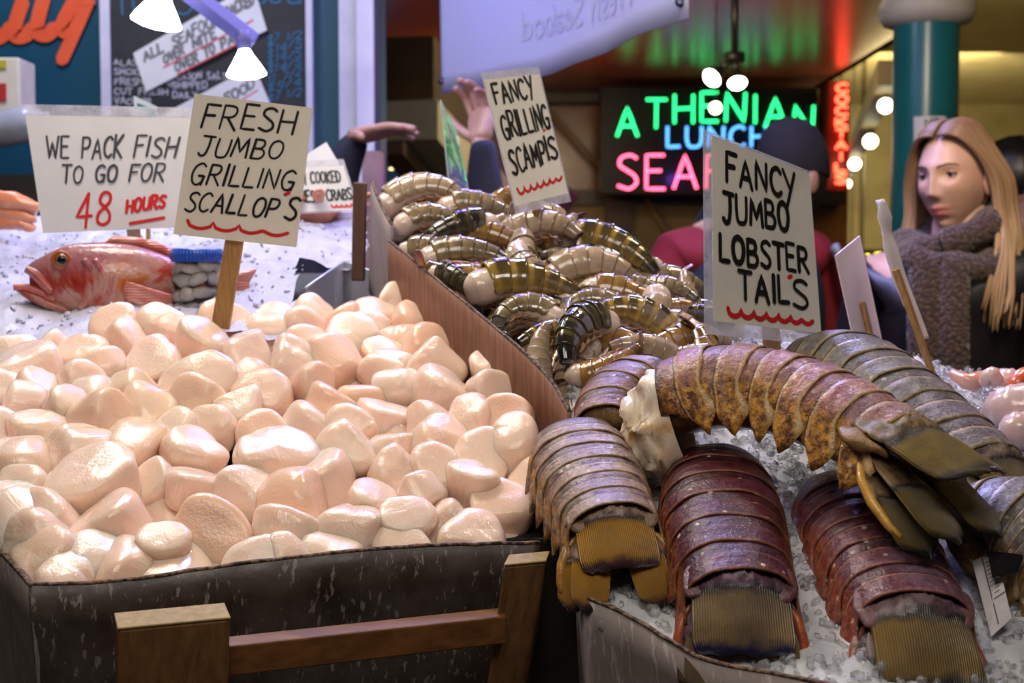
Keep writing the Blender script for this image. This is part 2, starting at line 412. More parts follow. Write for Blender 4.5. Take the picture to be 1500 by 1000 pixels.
# wooden rack in front of it
rack = thing('wooden_rack', 'dark wooden rack of posts and a rail holding the scallop tray', 'rack', (at(450, 1000, .95)[0], at(450, 1000, .95)[1], .9))
def post(tl, tr, thick, dn, lean):
    tl, tr = Vector(tl), Vector(tr); mb = MB(); back = Vector(lean)
    b = [tl+dn, tr+dn, tr+dn+back, tl+dn+back]; t = [tl, tr, tr+back, tl+back]
    mb.hexa(b, t); o = mb.build('post', M_RACKWOOD, rack, smooth=False); bev(o, .003, 2)
    cap = MB(); u = Vector((0, 0, .0008)); cap.hexa([p-u for p in t], [p+u for p in t]); c = cap.build('end_grain', M_RACKTOP, o, smooth=False); bev(c, .0006); return o
post(at(172, 921, .845), at(338, 905, .868), 0, Vector((-.016, .045, -.16)), (-.010, .024, .004))
post(at(738, 828, .965), at(800, 822, .985), 0, Vector((-.03, .06, -.22)), (.004, .022, .003))
mb = MB(); a0, a1 = at(320, 948, .885), at(742, 902, .975)
dz = Vector((0, .004, -.024)); bk = Vector((-.004, .016, .003))
mb.hexa([a0+dz, a1+dz, a1+dz+bk, a0+dz+bk], [a0, a1, a1+bk, a0+bk]); o = mb.build('rail', M_RAILWOOD, rack, smooth=False); bev(o, .0015)

# ------------------------------------------------------------------ scallops
PILE = Surf([(45, 850, .905), (280, 825, .94), (520, 800, .975), (790, 775, 1.03), (20, 740, 1.0), (300, 720, 1.04), (560, 700, 1.07), (775, 690, 1.10),
             (-60, 620, 1.12), (200, 600, 1.16), (450, 590, 1.2), (680, 580, 1.22), (820, 600, 1.16), (0, 505, 1.32), (200, 470, 1.37), (330, 450, 1.42), (450, 440, 1.46), (570, 430, 1.5), (640, 470, 1.41), (740, 530, 1.28), (-200, 520, 1.3)])
def scallop_mat():
    n = NT('scallop_flesh'); r = n.rnd()
    c = n.ramp(r, [(0, (.86, .59, .44)), (.25, (.88, .68, .55)), (.5, (.87, .65, .51)), (.75, (.90, .73, .62)), (1, (.86, .57, .40))])
    fib = n.noise(7, 5, .65, n.mapped((38, 38, 4)))
    c = n.mix(n.math('MULTIPLY', n.noise(26, 3), .30), c, (.90, .70, .57))
    n.set(color=c, rough=n.ramp(n.noise(70, 3), [(.35, .08), (.7, .17)]), sss=.55, sssr=(1.0, .46, .26), ssss=.016, coat=.5, coatr=.05, spec=.35)
    b = n.bump(fib, .26, .0016); b = n.bump(n.noise(120, 3), .16, .0012, b); n.bump(n.noise(3, 3, .6, n.mapped((125, 125, 36))), .42, .0010, b); return n.m
M_SCALLOP = scallop_mat()
def scallop_mesh(i):
    r = random.Random(100+i); e1 = r.uniform(.34, .52); hz = r.uniform(.58, .98); sg = lambda v, e: math.copysign(abs(v)**e, v)
    seg, rings = 48, 30; V = []; Fc = []; off = Vector((i*7.1, i*3.3, 0)); tap = r.uniform(-.2, .2); wed = r.uniform(-.32, .32); h2, h3, f2, f3 = r.uniform(.02, .12), r.uniform(.0, .07), r.uniform(0, 6), r.uniform(0, 6)
    cuts = [(Vector((r.gauss(0, 1), r.gauss(0, 1), r.gauss(0, .7))).normalized(), r.uniform(.64, .86)) for _ in range(2)]
    for a in range(rings+1):
        ph = -PI/2+PI*a/rings
        for b in range(seg):
            th = 2*PI*b/seg; cp = sg(math.cos(ph), e1); pl = 1+h2*math.cos(2*th+f2)+h3*math.cos(3*th+f3)
            p = Vector((cp*math.cos(th)*pl, cp*math.sin(th)*pl, hz*sg(math.sin(ph), e1)))
            p.x *= 1+tap*p.z; p.y *= 1+tap*p.z; p.z *= 1+wed*p.x*.8
            for n, h in cuts:
                d = p.dot(n)-h
                if d > -.1: p -= n*(.72*(math.sqrt(d*d+.008)+d)*.5)
            d = mnoise.noise(p*.8+off)*.10+mnoise.noise(p*2.4+off)*.030
            g = math.exp(-((th-2.2)/.16)**2)*math.cos(ph)*.07
            V.append(p*(1+d-g)*.0265)
    for a in range(rings):
        for b in range(seg): Fc.append((a*seg+b, a*seg+(b+1) % seg, (a+1)*seg+(b+1) % seg, (a+1)*seg+b))
    me = bpy.data.meshes.new('scallop'); me.from_pydata([tuple(v) for v in V], [], Fc); me.polygons.foreach_set('use_smooth', [True]*len(me.polygons)); me.materials.append(M_SCALLOP); return me
SM = [scallop_mesh(i) for i in range(16)]
SPOTS = []
def scallop(pos, scale, rot, variant, label, group):
    o = bpy.data.objects.new('scallop', SM[variant % len(SM)]); col.objects.link(o); o.location = pos; o.scale = (scale,)*3
    o.rotation_euler = rot; SPOTS.append((pos.x, pos.y, .026*scale)); return tag(o, label, 'scallop', group)
def facing(px_dir, flip=0, roll=0):
    """rotation whose flat face (local z) looks along px_dir (world)"""
    return (Vector(px_dir).to_track_quat('Z', 'Y') @ Quaternion((0, 0, 1), roll)).to_euler()
def clampin(p, s):
    'keep a scallop behind the front rim and left of the brown board'
    (ax, ay), (bx, by) = (rim[0].x, rim[0].y), (rim[-1].x, rim[-1].y); L = math.hypot(bx-ax, by-ay); nx, ny = -(by-ay)/L, (bx-ax)/L
    d = (p.x-ax)*nx+(p.y-ay)*ny; need = .025*s+.008+.32*max(0, rim[0].z-p.z)
    if d < need: p = p+Vector((nx, ny, 0))*(need-d)
    e = at(-40, 770, 1.02); ex, ey = e.x-ax, e.y-ay; l = math.hypot(ex, ey); d = ((p.x-ax)*ey-(p.y-ay)*ex)/l
    if d < .026*s+.004 and p.y < 1.04: p = p+Vector((ey, -ex, 0))/l*(.026*s+.004-d)
    return p
CAMD = Vector((0, -.9, .42))
# (px, py, width px, facing, variant, label)
HAND = [
 (290, 528, 100, (.05, -.75, .6), 0, 'peach round scallop face-on just below the wooden stick of the scallop sign'),
 (432, 708, 122, (.9, -.25, .25), 3, 'big barrel-shaped scallop lying on its side above a deep gap in the pile'),
 (514, 752, 104, (.05, -.96, .2), 5, 'round scallop standing face-on right of the barrel-shaped one above a gap'),
 (310, 752, 118, (-.1, -.9, .35), 1, 'large round scallop tilted face-on left of the deep gap in the pile'),
 (255, 822, 150, (0, -.35, .9), 7, 'biggest domed scallop resting on the front rim above the wooden post'),
 (160, 745, 125, (-.4, -.3, .85), 9, 'wedge-shaped scallop with a pointed left end near the front left corner'),
 (62, 738, 108, (-.2, -.7, .65), 2, 'glossy round scallop second up from the front left corner of the tray'),
 (30, 805, 110, (-.3, -.6, .7), 4, 'scallop half out of view in the front left corner of the tray'),
 (100, 832, 100, (0, -.5, .8), 6, 'scallop pressed against the front rim at the left corner of the tray'),
 (140, 690, 125, (-.1, -.4, .9), 8, 'peach scallop with a violet sheen on top in the left half of the pile'),
 (285, 690, 92, (.2, .1, .9), 11, 'thin pale scallop lying flat in the middle of the left half'),
 (128, 795, 95, (.3, -.4, .8), 10, 'scallop tucked under the wedge-shaped scallop near the front rim'),
 (30, 570, 72, (-.9, -.35, .2), 3, 'smooth egg-shaped scallop at the far left edge half way back'),
 (190, 622, 100, (.25, -.55, .75), 12, 'chunky square-sided scallop in the left half beside a pale barrel one'),
 (283, 635, 92, (.3, -.4, .8), 3, 'pale barrel scallop with visible grain right of the chunky square-sided one'),
 (405, 655, 112, (.1, -.5, .8), 13, 'broad scallop behind the barrel-shaped one over the gap'),
 (508, 635, 92, (0, -.85, .5), 4, 'blocky scallop with a flat lit face in the centre of the pile'),
 (578, 668, 78, (.5, -.7, .4), 10, 'tall narrow scallop right of the blocky centre one'),
 (640, 665, 84, (.1, -.7, .6), 2, 'pinkish rough-faced scallop in the right half of the tray'),
 (700, 652, 94, (.1, -.75, .6), 0, 'ribbed tan scallop with streaked face near the lobster tails'),
 (748, 630, 88, (-.1, -.5, .8), 6, 'white flat-topped scallop right under the brown cardboard side'),
 (660, 748, 88, (.05, -.95, .25), 5, 'tan grainy scallop face-on left of the violet-lit one'),
 (735, 722, 95, (-.1, -.6, .75), 1, 'scallop with a bright violet sheen beside the first lobster tail'),
 (600, 745, 76, (.1, -.6, .7), 8, 'scallop between the round face-on one and the tan grainy one'),
 (548, 715, 82, (.4, -.2, .85), 11, 'oval scallop lying above the round face-on one'),
 (690, 690, 72, (.3, -.3, .9), 13, 'small pale scallop over the tan grainy one'),
 (485, 802, 84, (.2, -.2, .95), 7, 'white crescent scallop just inside the front rim at mid tray'),
 (428, 800, 62, (0, -.6, .7), 12, 'small rounded scallop against the rim below the deep gap'),
 (375, 800, 84, (0, -.75, .6), 0, 'round scallop by the rim between the biggest domed one and the gap'),
 (600, 798, 84, (0, -.6, .8), 9, 'scallop touching the front rim in the right half of the tray'),
 (700, 780, 100, (.3, -.5, .8), 4, 'scallop in the front right corner beside the wooden post'),
 (645, 545, 92, (.5, -.3, .8), 3, 'long pale scallop in front of the brown cardboard side'),
 (710, 552, 58, (.5, -.8, .2), 8, 'tall peach scallop leaning on the brown cardboard side'),
 (712, 520, 54, (-.2, -.5, .8), 2, 'white lumpy scallop against the brown cardboard side'),
 (625, 490, 82, (.6, -.6, .5), 10, 'pointed scallop resting against the brown cardboard near its top'),
 (575, 428, 50, (.3, -.6, .7), 12, 'scallop at the far back corner beside the metal pan'),
 (600, 452, 58, (.4, -.5, .7), 4, 'second scallop from the far back corner under the brown cardboard'),
 (360, 492, 78, (.6, -.6, .4), 5, 'scallop with a round open face just right of the wooden stick'),
 (230, 505, 86, (0, -.8, .6), 1, 'rough round scallop left of the peach one under the wooden stick'),
 (165, 460, 72, (-.1, -.6, .8), 9, 'peaked scallop on the back crest in front of the red fish'),
 (235, 462, 80, (.2, -.5, .8), 6, 'scallop on the back crest below the jar'),
 (40, 520, 95, (-.3, -.5, .8), 13, 'peach scallop with a violet sheen on the back crest at far left'),
 (385, 555, 82, (.1, -.6, .8), 3, 'barrel scallop in the row below the wooden stick'),
 (240, 780, 70, (.1, -.5, .8), 8, 'small scallop peeking out behind the biggest domed one'),
]
for (px, py, w, fd, v, lab) in HAND:
    p = PILE.hit(px, py); s = w*p.y/FOC/.050
    d = Vector(fd).normalized(); nrm = PILE.normal(p.x, p.y)
    p = clampin(p-nrm*.020*s, s)
    scallop(p, s, facing(d, 0, R.uniform(0, 6)), v, 'raw '+lab if len(lab.split()) < 16 else lab, 'scallops in the cardboard tray')
BACKLINE = lambda p: p.y
def zone(p):
    px = 750+p.x/p.y*FOC
    if p.y > 1.36: return 'raw scallop among the many on the back crest of the heap'
    if px > 560: return 'raw scallop among those heaped in the right half by the brown cardboard'
    if p.y > 1.14: return 'raw scallop among those heaped across the middle of the tray'
    return 'raw scallop among those packed in the front of the tray'
poly = [(rim[0].x+.02, rim[0].y+.025), (rim[3].x, rim[3].y+.025), (rim[-1].x-.015, rim[-1].y+.03), (at(815, 610, 1.15).x-.01, 1.15), (at(700, 520, 1.3).x-.02, 1.3), (at(590, 430, 1.5).x-.02, 1.5),
        (at(330, 450, 1.44).x, 1.45), (at(0, 500, 1.36).x, 1.36), (at(-110, 540, 1.3).x, 1.3), (at(-70, 680, 1.05).x, 1.05), (at(10, 800, .96).x, .96)]
def inside(x, y):
    c = False; n = len(poly)
    for i in range(n):
        (x1, y1), (x2, y2) = poly[i], poly[(i+1) % n]
        if (y1 > y) != (y2 > y) and x < (x2-x1)*(y-y1)/(y2-y1)+x1: c = not c
    return c
for layer, (gap, depth, tries) in enumerate(((.046, .026, 9000), (.050, .056, 3000))):
    base = [] if layer else SPOTS
    for _ in range(tries):
        x, y = R.uniform(-.75, .08), R.uniform(.92, 1.52)
        if not inside(x, y): continue
        if any((x-a)**2+(y-b)**2 < (gap*.36+c*.80)**2 if not layer else (x-a)**2+(y-b)**2 < gap**2 for a, b, c in base): continue
        s = R.uniform(.95, 1.28); q_ = clampin(Vector((x, y, PILE.z(x, y)-depth*s)), s+layer*.3); x, y = q_.x, q_.y; z = PILE.z(x, y)-depth*s+R.uniform(-.007, .005)
        d = Vector((R.gauss(0, .6), R.gauss(-.35, .5), R.uniform(.2, 1))).normalized()
        n0 = len(SPOTS)
        lab = zone(Vector((x, y, z))) if not layer else 'raw scallop of the lower layer glimpsed in gaps of the heap'
        scallop(Vector((x, y, z)), s, facing(d, 0, R.uniform(0, 6)), R.randrange(16), lab, 'scallops in the cardboard tray')
        if layer: base.append((x, y, .026*s)); SPOTS.pop()
# ------------------------------------------------------------------ shrimp box and shrimp
sbox = thing('cardboard_box', 'brown cardboard box heaped with raw shrimp behind the scallop tray', 'box', at(700, 560, 1.35)-Vector((0, 0, .12)))
top_ = [at(568, 353, 1.535), at(600, 378, 1.47), at(640, 412, 1.40), at(690, 452, 1.325), at(725, 482, 1.28), at(770, 520, 1.225), at(805, 558, 1.18), at(832, 604, 1.135)]
panel('side_panel', top_, (-.004, .03, -.15), .004, (.8, .55, .1), M_BROWNCARD, sbox, wob=.001)
panel('end_panel', [at(543, 266, 1.60), at(556, 300, 1.57), at(572, 330, 1.545)], (-.006, .02, -.14), .004, (.75, .6, .1), M_PALECARD, sbox, wob=.0005)
mb = MB(); a = at(528, 266, 1.63)
mb.hexa([a+Vector((-.013, 0, -.13)), a+Vector((.004, 0, -.13)), a+Vector((.004, .014, -.13)), a+Vector((-.013, .014, -.13))],
        [a+Vector((-.010, 0, 0)), a+Vector((.008, -.004, -.002)), a+Vector((.008, .012, 0)), a+Vector((-.010, .014, 0))])
o = mb.build('wooden_stake', wood('stake_wood', (.05, .022, .012), (.16, .075, .035)), smooth=False); bev(o, .002)
tag(o, 'dark brown wooden stake upright at the outer corner of the shrimp box', 'stake')

SPILE = Surf([(835, 590, 1.14), (780, 530, 1.22), (700, 460, 1.33), (640, 405, 1.42), (585, 350, 1.53), (555, 300, 1.60), (610, 275, 1.64), (700, 305, 1.62), (800, 325, 1.60), (880, 365, 1.56), (950, 410, 1.52), (1030, 452, 1.46),
              (1000, 490, 1.34), (920, 480, 1.33), (850, 520, 1.22), (850, 430, 1.43), (760, 400, 1.45), (680, 350, 1.53), (950, 520, 1.23), (900, 560, 1.17)])
def shrimp_mat(name, pale, mid, band, fade=.5):
    n = NT(name); u = n.attr('u'); a = n.attr('ang'); k = n.attr('seg')
    base = n.mix(n.ramp(n.noise(55, 4), [(.35, 0.), (.7, 1.)]), pale, mid)
    bf = n.ramp(n.math('ADD', u, n.math('MULTIPLY', n.math('SUBTRACT', n.noise(60, 3), .5), .25)), [(.34, 0.), (.50, 1.), (.9, 1.), (.96, .4)])
    top = n.ramp(a, [(.25, 1.), (.95, .25)])
    c = n.mix(n.math('MULTIPLY', n.math('MULTIPLY', bf, top), fade), base, band)
    rim = n.ramp(u, [(.90, 0.), (.95, 1.), (.985, 1.), (1., .2)])
    c = n.mix(n.math('MULTIPLY', rim, .55), c, (.05, .035, .02))
    c = n.mix(n.ramp(k, [(.78, 0.), (1., .75)]), c, band)
    n.set(color=c, rough=.14, sss=.12, sssr=(1, .6, .3), ssss=.004, coat=.5, coatr=.06)
    n.bump(n.noise(120, 3), .2, .001); return n.m
SHELL = [shrimp_mat('grey_shrimp_shell', (.34, .24, .12), (.15, .11, .06), (.05, .05, .06), .45),
         shrimp_mat('olive_striped_shell', (.40, .26, .055), (.22, .14, .03), (.010, .012, .012), .97),
         shrimp_mat('amber_shrimp_shell', (.36, .20, .055), (.20, .10, .03), (.09, .05, .02), .4),
         shrimp_mat('pale_shrimp_shell', (.50, .37, .25), (.32, .23, .14), (.20, .13, .09), .3),
         shrimp_mat('dark_olive_shell', (.13, .10, .04), (.055, .045, .025), (.006, .007, .009), .9)]
def meat_mat(name, c1, c2):
    n = NT(name); n.set(color=n.ramp(n.noise(40, 4), [(.3, c1), (.7, c2)]), rough=.2, sss=.3, sssr=(1, .6, .4), ssss=.008, coat=.5, coatr=.08); n.bump(n.noise(80, 4), .4, .002); return n.m
M_SMEAT = meat_mat('raw_shrimp_meat', (.58, .43, .33), (.74, .62, .52))
def legs_mat():
    n = NT('shrimp_legs'); n.set(color=n.ramp(n.noise(60, 3), [(.3, (.34, .13, .05)), (.7, (.42, .27, .16))]), rough=.25, sss=.1, ssss=.003, coat=.4); return n.m
M_SLEGS = legs_mat()
def fan_mat(name, c1, c2):
    n = NT(name); t = n.attr('u'); n.set(color=n.ramp(t, [(0, c1), (1, c2)]), rough=.15, coat=.5, coatr=.05); n.bump(n.wave(220, 1), .2, .0005); return n.m
SFAN = [fan_mat('grey_tail_fan', (.12, .10, .09), (.03, .035, .06)), fan_mat('black_tail_fan', (.03, .025, .015), (.012, .012, .018)), fan_mat('orange_tail_fan', (.40, .14, .03), (.10, .03, .02)), fan_mat('pale_tail_fan', (.40, .28, .2), (.14, .1, .1)), fan_mat('dark_tail_fan', (.03, .03, .03), (.01, .012, .02))]

def spine_frame(path):
    """tangents for a list of points and dorsal directions"""
    k = len(path); return [(path[min(i+1, k-1)]-path[max(i-1, 0)]).normalized() for i in range(k)]
def shrimp_proto(style, curl, L=.105, seedv=0):
    """a headless shrimp at the origin, curled in its own XZ plane, back up"""
    r = random.Random(seedv); root = empty('shrimp'); N = 60; W = .0178
    pts, ups = [], []; x = z = 0.0
    for i in range(N+1):
        t = i/N; an = curl*(.5-t*(.55+.45*t))+(.12 if t < .2 else 0)
        pts.append(Vector((x, 0, z))); x += math.cos(an)*L/N; z += math.sin(an)*L/N; ups.append(Vector((-math.sin(an), 0, math.cos(an))))
    c = sum(pts, Vector())/len(pts); pts = [p-c for p in pts]
    def P(t):
        f = max(0, min(.9999, t))*N; i = int(f); g = f-i; return pts[i].lerp(pts[i+1], g), ups[i].lerp(ups[i+1], g).normalized()
    rad = lambda t: W*interp(t, [0, .12, .40, .75, .92, 1], [.88, 1.05, 1.0, .62, .42, .32])
    Y = Vector((0, 1, 0))
    mb = MB(); V = []; Fc = []; U = []; A = []; K = []
    segs = [0.10, .25, .39, .53, .66, .79, .93]
    for s in range(6):
        s0, s1 = segs[s], segs[s+1]+.022; base = len(V); nu, na = 9, 19
        for i in range(nu):
            u = i/(nu-1); t = s0+(s1-s0)*u; p, up = P(t); rr_ = rad(t)*(.94+.10*u**.7+(.02 if u > .85 else 0))
            for j in range(na):
                a = (j/(na-1)*2-1); an = a*2.15*(1+.06*math.sin(u*PI)); q = p+up*(math.cos(an)*rr_*1.12)+Y*(math.sin(an)*rr_*.86)
                V.append(q); U.append(u); A.append(abs(a)); K.append(s/5)
        for i in range(nu-1):
            for j in range(na-1): Fc.append((base+i*na+j, base+i*na+j+1, base+(i+1)*na+j+1, base+(i+1)*na+j))
    o = make('shell', V, Fc, SHELL[style], root, attrs={'u': U, 'ang': A, 'seg': K}, world=False); solid(o, .0006)
    # flesh inside, showing at the cut end and underneath
    mb = MB(); prof = [(-.12, .20), (-.09, .62), (-.03, .92), (.02, .98), (.08, .88), (.2, .84), (.5, .80), (.8, .55), (.93, .35)]
    pl, rl = [], []
    for t, f in prof:
        p, up = P(max(t, 0)); tan = (pts[1]-pts[0]).normalized()
        pl.append(p+(tan*t*L if t < 0 else Vector())-up*.001); rl.append(rad(max(t, 0))*f*1.02)
    pl2 = catmull([Vector(p) for p in pl], 3); rl2 = [interp(i/(len(pl2)-1)*(len(pl)-1), range(len(pl)), rl) for i in range(len(pl2))]
    mb.tube(pl2, rl2, 14)
    for i, v in enumerate(mb.V):
        v = Vector(v); fr = max(.12, 1-(i//14)/9.0); mb.V[i] = tuple(v+Vector((1, .7, .8))*mnoise.noise(v*70+Vector((seedv, 0, 0)))*.0026*fr)
    mb.build('flesh', M_SMEAT, root, world=False)
    # swimmerets
    mb = MB()
    for s in range(4):
        t = .22+s*.14; p, up = P(t); tan = (P(t+.02)[0]-p).normalized()
        for sd in (-1, 1):
            a = p-up*rad(t)*.85+Y*sd*.005; b = a-up*.0035+tan*.006+Y*sd*.001; c2 = b+up*.0005+tan*.008
            mb.tube(catmull([a, b, c2], 4), [.0022, .0024, .0026, .0027, .0027, .0024, .0018, .0010, .0004], 6, flat=.5)
    mb.build('swimmerets', M_SLEGS, root, world=False)
    # tail fan
    p, up = P(1.0); tan = (P(.999)[0]-P(.96)[0]).normalized(); V = []; Fc = []; U = []
    for sp, ln, wd in ((-.85, .021, .0048), (-.42, .024, .0058), (0, .019, .0036), (.42, .024, .0058), (.85, .021, .0048)):
        spread = sp*.62; d = (tan*math.cos(spread)+Y*math.sin(spread)-up*.25).normalized(); sd = d.cross(up).normalized(); base = len(V)
        for i in range(9):
            u = i/8; w = wd*math.sin(min(1, u*1.25+.12)*PI*.5)*(1 if u < .7 else math.sqrt(max(.02, 1-((u-.7)/.3)**2)))
            for j in range(5):
                b = j/2-1; V.append(p+d*ln*u+sd*w*b+up*(.0022*(1-b*b)*(1-u*.5)-.004*u*u+abs(sp)*.001)-tan*.004); U.append(u)
        for i in range(8):
            for j in range(4): Fc.append((base+i*5+j, base+i*5+j+1, base+(i+1)*5+j+1, base+(i+1)*5+j))
    o = make('tail_fan', V, Fc, SFAN[style], root, attrs={'u': U}, world=False); solid(o, .0007)
    return root
PROTO = {}
for st in range(5):
    for ci, cu in enumerate((.9, 1.7, 2.7)): PROTO[(st, ci)] = [shrimp_proto(st, cu, seedv=st*3+ci), False]
# (px, py, length px, heading in degrees from cut end to tail, back up(+1)/down(-1), roll towards viewer, style, curl, lift, label)
SH = [
 (592, 285, 100, -8, 1, .3, 3, 1, .010, 'pale shrimp with blue-black tail on top of the box corner'),
 (582, 308, 80, 5, 1, .1, 2, 0, -.004, 'amber brown shrimp tucked under the topmost corner shrimp'),
 (608, 324, 84, -12, 1, .2, 0, 1, .008, 'grey olive shrimp with arched back beside the pale box end'),
 (662, 297, 70, 175, 1, .5, 3, 1, .004, 'plump pale shrimp on the crest right of the blue-tailed one'),
 (712, 308, 92, -12, 1, .6, 0, 0, .006, 'violet-lit grey shrimp lying along the crest of the heap'),
 (690, 328, 92, 5, -1, .2, 3, 0, .004, 'pale slender shrimp lying under the violet-lit one'),
 (662, 345, 92, 208, 1, .9, 4, 0, .012, 'dark shrimp whose black tail fan points down the heap'),
 (600, 366, 86, -35, 1, .6, 0, 0, .002, 'silvery grey shrimp above the brown cardboard edge'),
 (727, 352, 84, -24, 1, .5, 2, 0, .009, 'bright amber shrimp in the upper middle of the heap'),
 (790, 346, 108, -18, 1, .5, 3, 1, .014, 'large cream shrimp in front of the scampi sign stick'),
 (688, 374, 98, -8, 1, .4, 0, 0, .008, 'olive grey shrimp with black tail left of the amber one'),
 (676, 398, 92, 176, -1, .2, 2, 0, .006, 'amber shrimp turned belly up showing orange legs'),
 (652, 412, 76, -50, 1, .8, 4, 0, .004, 'narrow dark shrimp slanting along the cardboard edge'),
 (785, 390, 84, -32, -1, .4, 3, 1, .006, 'pinkish pale shrimp showing its belly legs in mid heap'),
 (780, 428, 132, -5, 1, .45, 1, 0, .014, 'big olive shrimp with black bands across the middle of the heap'),
 (765, 466, 92, 215, 1, .1, 0, 2, .012, 'grey shrimp curled tight with pale legs fanned open'),
 (836, 338, 56, 80, 1, .6, 3, 0, .006, 'short pale shrimp standing up on the crest right of the scampi sign'),
 (900, 372, 114, -32, 1, .6, 1, 0, .012, 'banded dark shrimp lying down the right crest of the heap'),
 (862, 377, 88, 178, 1, .7, 4, 0, .004, 'dark grey shrimp beside the banded one on the crest'),
 (870, 404, 112, -10, 1, .5, 3, 1, .014, 'large white shrimp with clear segments right of centre'),
 (950, 430, 70, -30, 1, .7, 0, 0, .008, 'grey tail-end shrimp beside the red jacket'),
 (984, 424, 58, -35, 1, .5, 0, 0, .006, 'grey shrimp at the right end of the crest'),
 (1012, 430, 44, 100, 1, .6, 3, 0, .004, 'small white shrimp at the far right of the crest'),
 (922, 440, 96, -28, 1, .4, 2, 0, .010, 'amber shrimp with thick white cut end right of centre'),
 (868, 452, 86, 190, 1, .6, 0, 1, .010, 'grey shrimp with orange tail below the white one'),
 (920, 474, 108, 184, 1, .5, 1, 1, .014, 'broad banded shrimp lying crosswise above the lobster tails'),
 (850, 500, 118, 248, 1, .8, 4, 1, .016, 'big glossy dark olive shrimp curling down at the heap front'),
 (803, 484, 74, 205, 1, .5, 1, 0, .002, 'banded shrimp half hidden behind the curled one'),
 (942, 510, 72, 182, 1, .6, 3, 0, .006, 'pale greenish shrimp directly above the small reddish lobster tail'),
 (1000, 478, 66, -45, 1, .6, 3, 1, .004, 'pale shrimp with violet glints left of the lobster sign'),
 (1036, 462, 56, 172, 1, .7, 4, 0, .004, 'dark shrimp poking out behind the lobster sign edge'),
 (1028, 490, 60, 0, 1, .5, 3, 0, .004, 'white shrimp under the lower left corner of the lobster sign'),
 (786, 512, 66, 80, 1, .6, 3, 0, .002, 'pale shrimp against the brown cardboard near its low end'),
 (895, 522, 66, 30, -1, .3, 2, 0, .0, 'shrimp with pale legs up between the dark one and the lobster'),
 (820, 425, 70, 150, 1, .5, 2, 1, .0, 'amber shrimp under the large white one'),
 (735, 385, 72, 20, 1, .5, 3, 1, -.004, 'cream shrimp wedged between amber and olive shrimp'),
 (640, 388, 70, 10, 1, .4, 2, 1, -.006, 'tan shrimp low beside the cardboard edge'),
 (830, 372, 64, 160, 1, .4, 0, 1, -.004, 'grey shrimp between the large cream one and the crest'),
 (975, 452, 60, 200, 1, .6, 2, 0, .0, 'amber shrimp beside the patch of ice'),
]
def place_shrimp(pos, L, head, back, roll, style, ci, label, group):
    e = PROTO[(style, ci)]
    if not e[1]: o = e[0]; e[1] = True
    else: o = copy_tree(e[0])
    e1 = Vector((1, 0, 0)); e2 = Vector((0, .62, .78)); nn = Vector((0, -.78, .62)); tl = R.uniform(-.35, .35)
    h = math.radians(head); X = (e1*math.cos(h)+e2*math.sin(h)+nn*math.sin(tl)).normalized(); Z = nn.cross(X).normalized()
    if Z.dot(e2) < 0: Z = -Z
    if abs(Z.dot(e2)) < .35 and Z.x > 0: Z = -Z
    Z = Z*back
    Z = (Z*math.cos(roll)+nn*math.sin(roll)).normalized(); Yv = Z.cross(X).normalized()
    o.rotation_euler = Matrix((X, Yv, Z)).transposed().to_euler(); o.location = pos; o.scale = (L/.102,)*3
    tag(o, label, 'shrimp', group); return o
SPOT2 = []
def offboard(p):
    'distance on the shrimp side of the brown board'
    bd = [at(535, 250, 1.66), at(543, 266, 1.60), at(572, 330, 1.545)]+top_; bx = interp(p.y, [v.y for v in bd][::-1], [v.x for v in bd][::-1]); return (p.x-bx)*.8
for (px, py, lp, hd, bk, rl, st, ci, lift, lab) in SH:
    p = SPILE.hit(px, py, 1.0, 2.0)
    mo = .024 if abs(math.cos(math.radians(hd))) < .8 else .038
    if lp > 110: mo += .022
    if p.y > 1.5: mo = .060
    if offboard(p) < mo: p.x += (mo-offboard(p))*1.2
    SPOT2.append(p.copy()); nn = SPILE.normal(p.x, p.y)
    place_shrimp(p+nn*(lift-.008), max(lp*p.y/FOC*1.28, .075), hd, bk, rl, st, ci, lab, 'shrimp heaped in the cardboard box')
cnt = 0
for depth, gap in ((.016, .036), (.040, .038)):
    S2 = list(SPOT2) if depth < .03 else []
    for _ in range(1500):
        px, py = R.uniform(560, 1030), R.uniform(285, 575); 
        if py < 270+max(0, px-700)*.45: continue
        if py > 530 and px > 880: continue
        p = SPILE.hit(px, py, 1.0, 2.0); nn = SPILE.normal(p.x, p.y)
        if offboard(p) < .042: continue
        if p.y > 1.66 or any((p-q).length < (gap if q in S2 else gap) for q in S2): continue
        S2.append(p); p = p-nn*depth
        place_shrimp(p, R.uniform(.09, .11), R.uniform(0, 360), R.choice((1, 1, -1)), R.uniform(.1, 1), R.choice((0, 0, 1, 2, 2, 3, 3)), R.randrange(2), 'raw shrimp of the lower layers glimpsed between those on top', 'lower shrimp in the cardboard box'); cnt += 1
for e in PROTO.values():
    if not e[1]:
        for ch in list(e[0].children): bpy.data.objects.remove(ch)
        bpy.data.objects.remove(e[0])

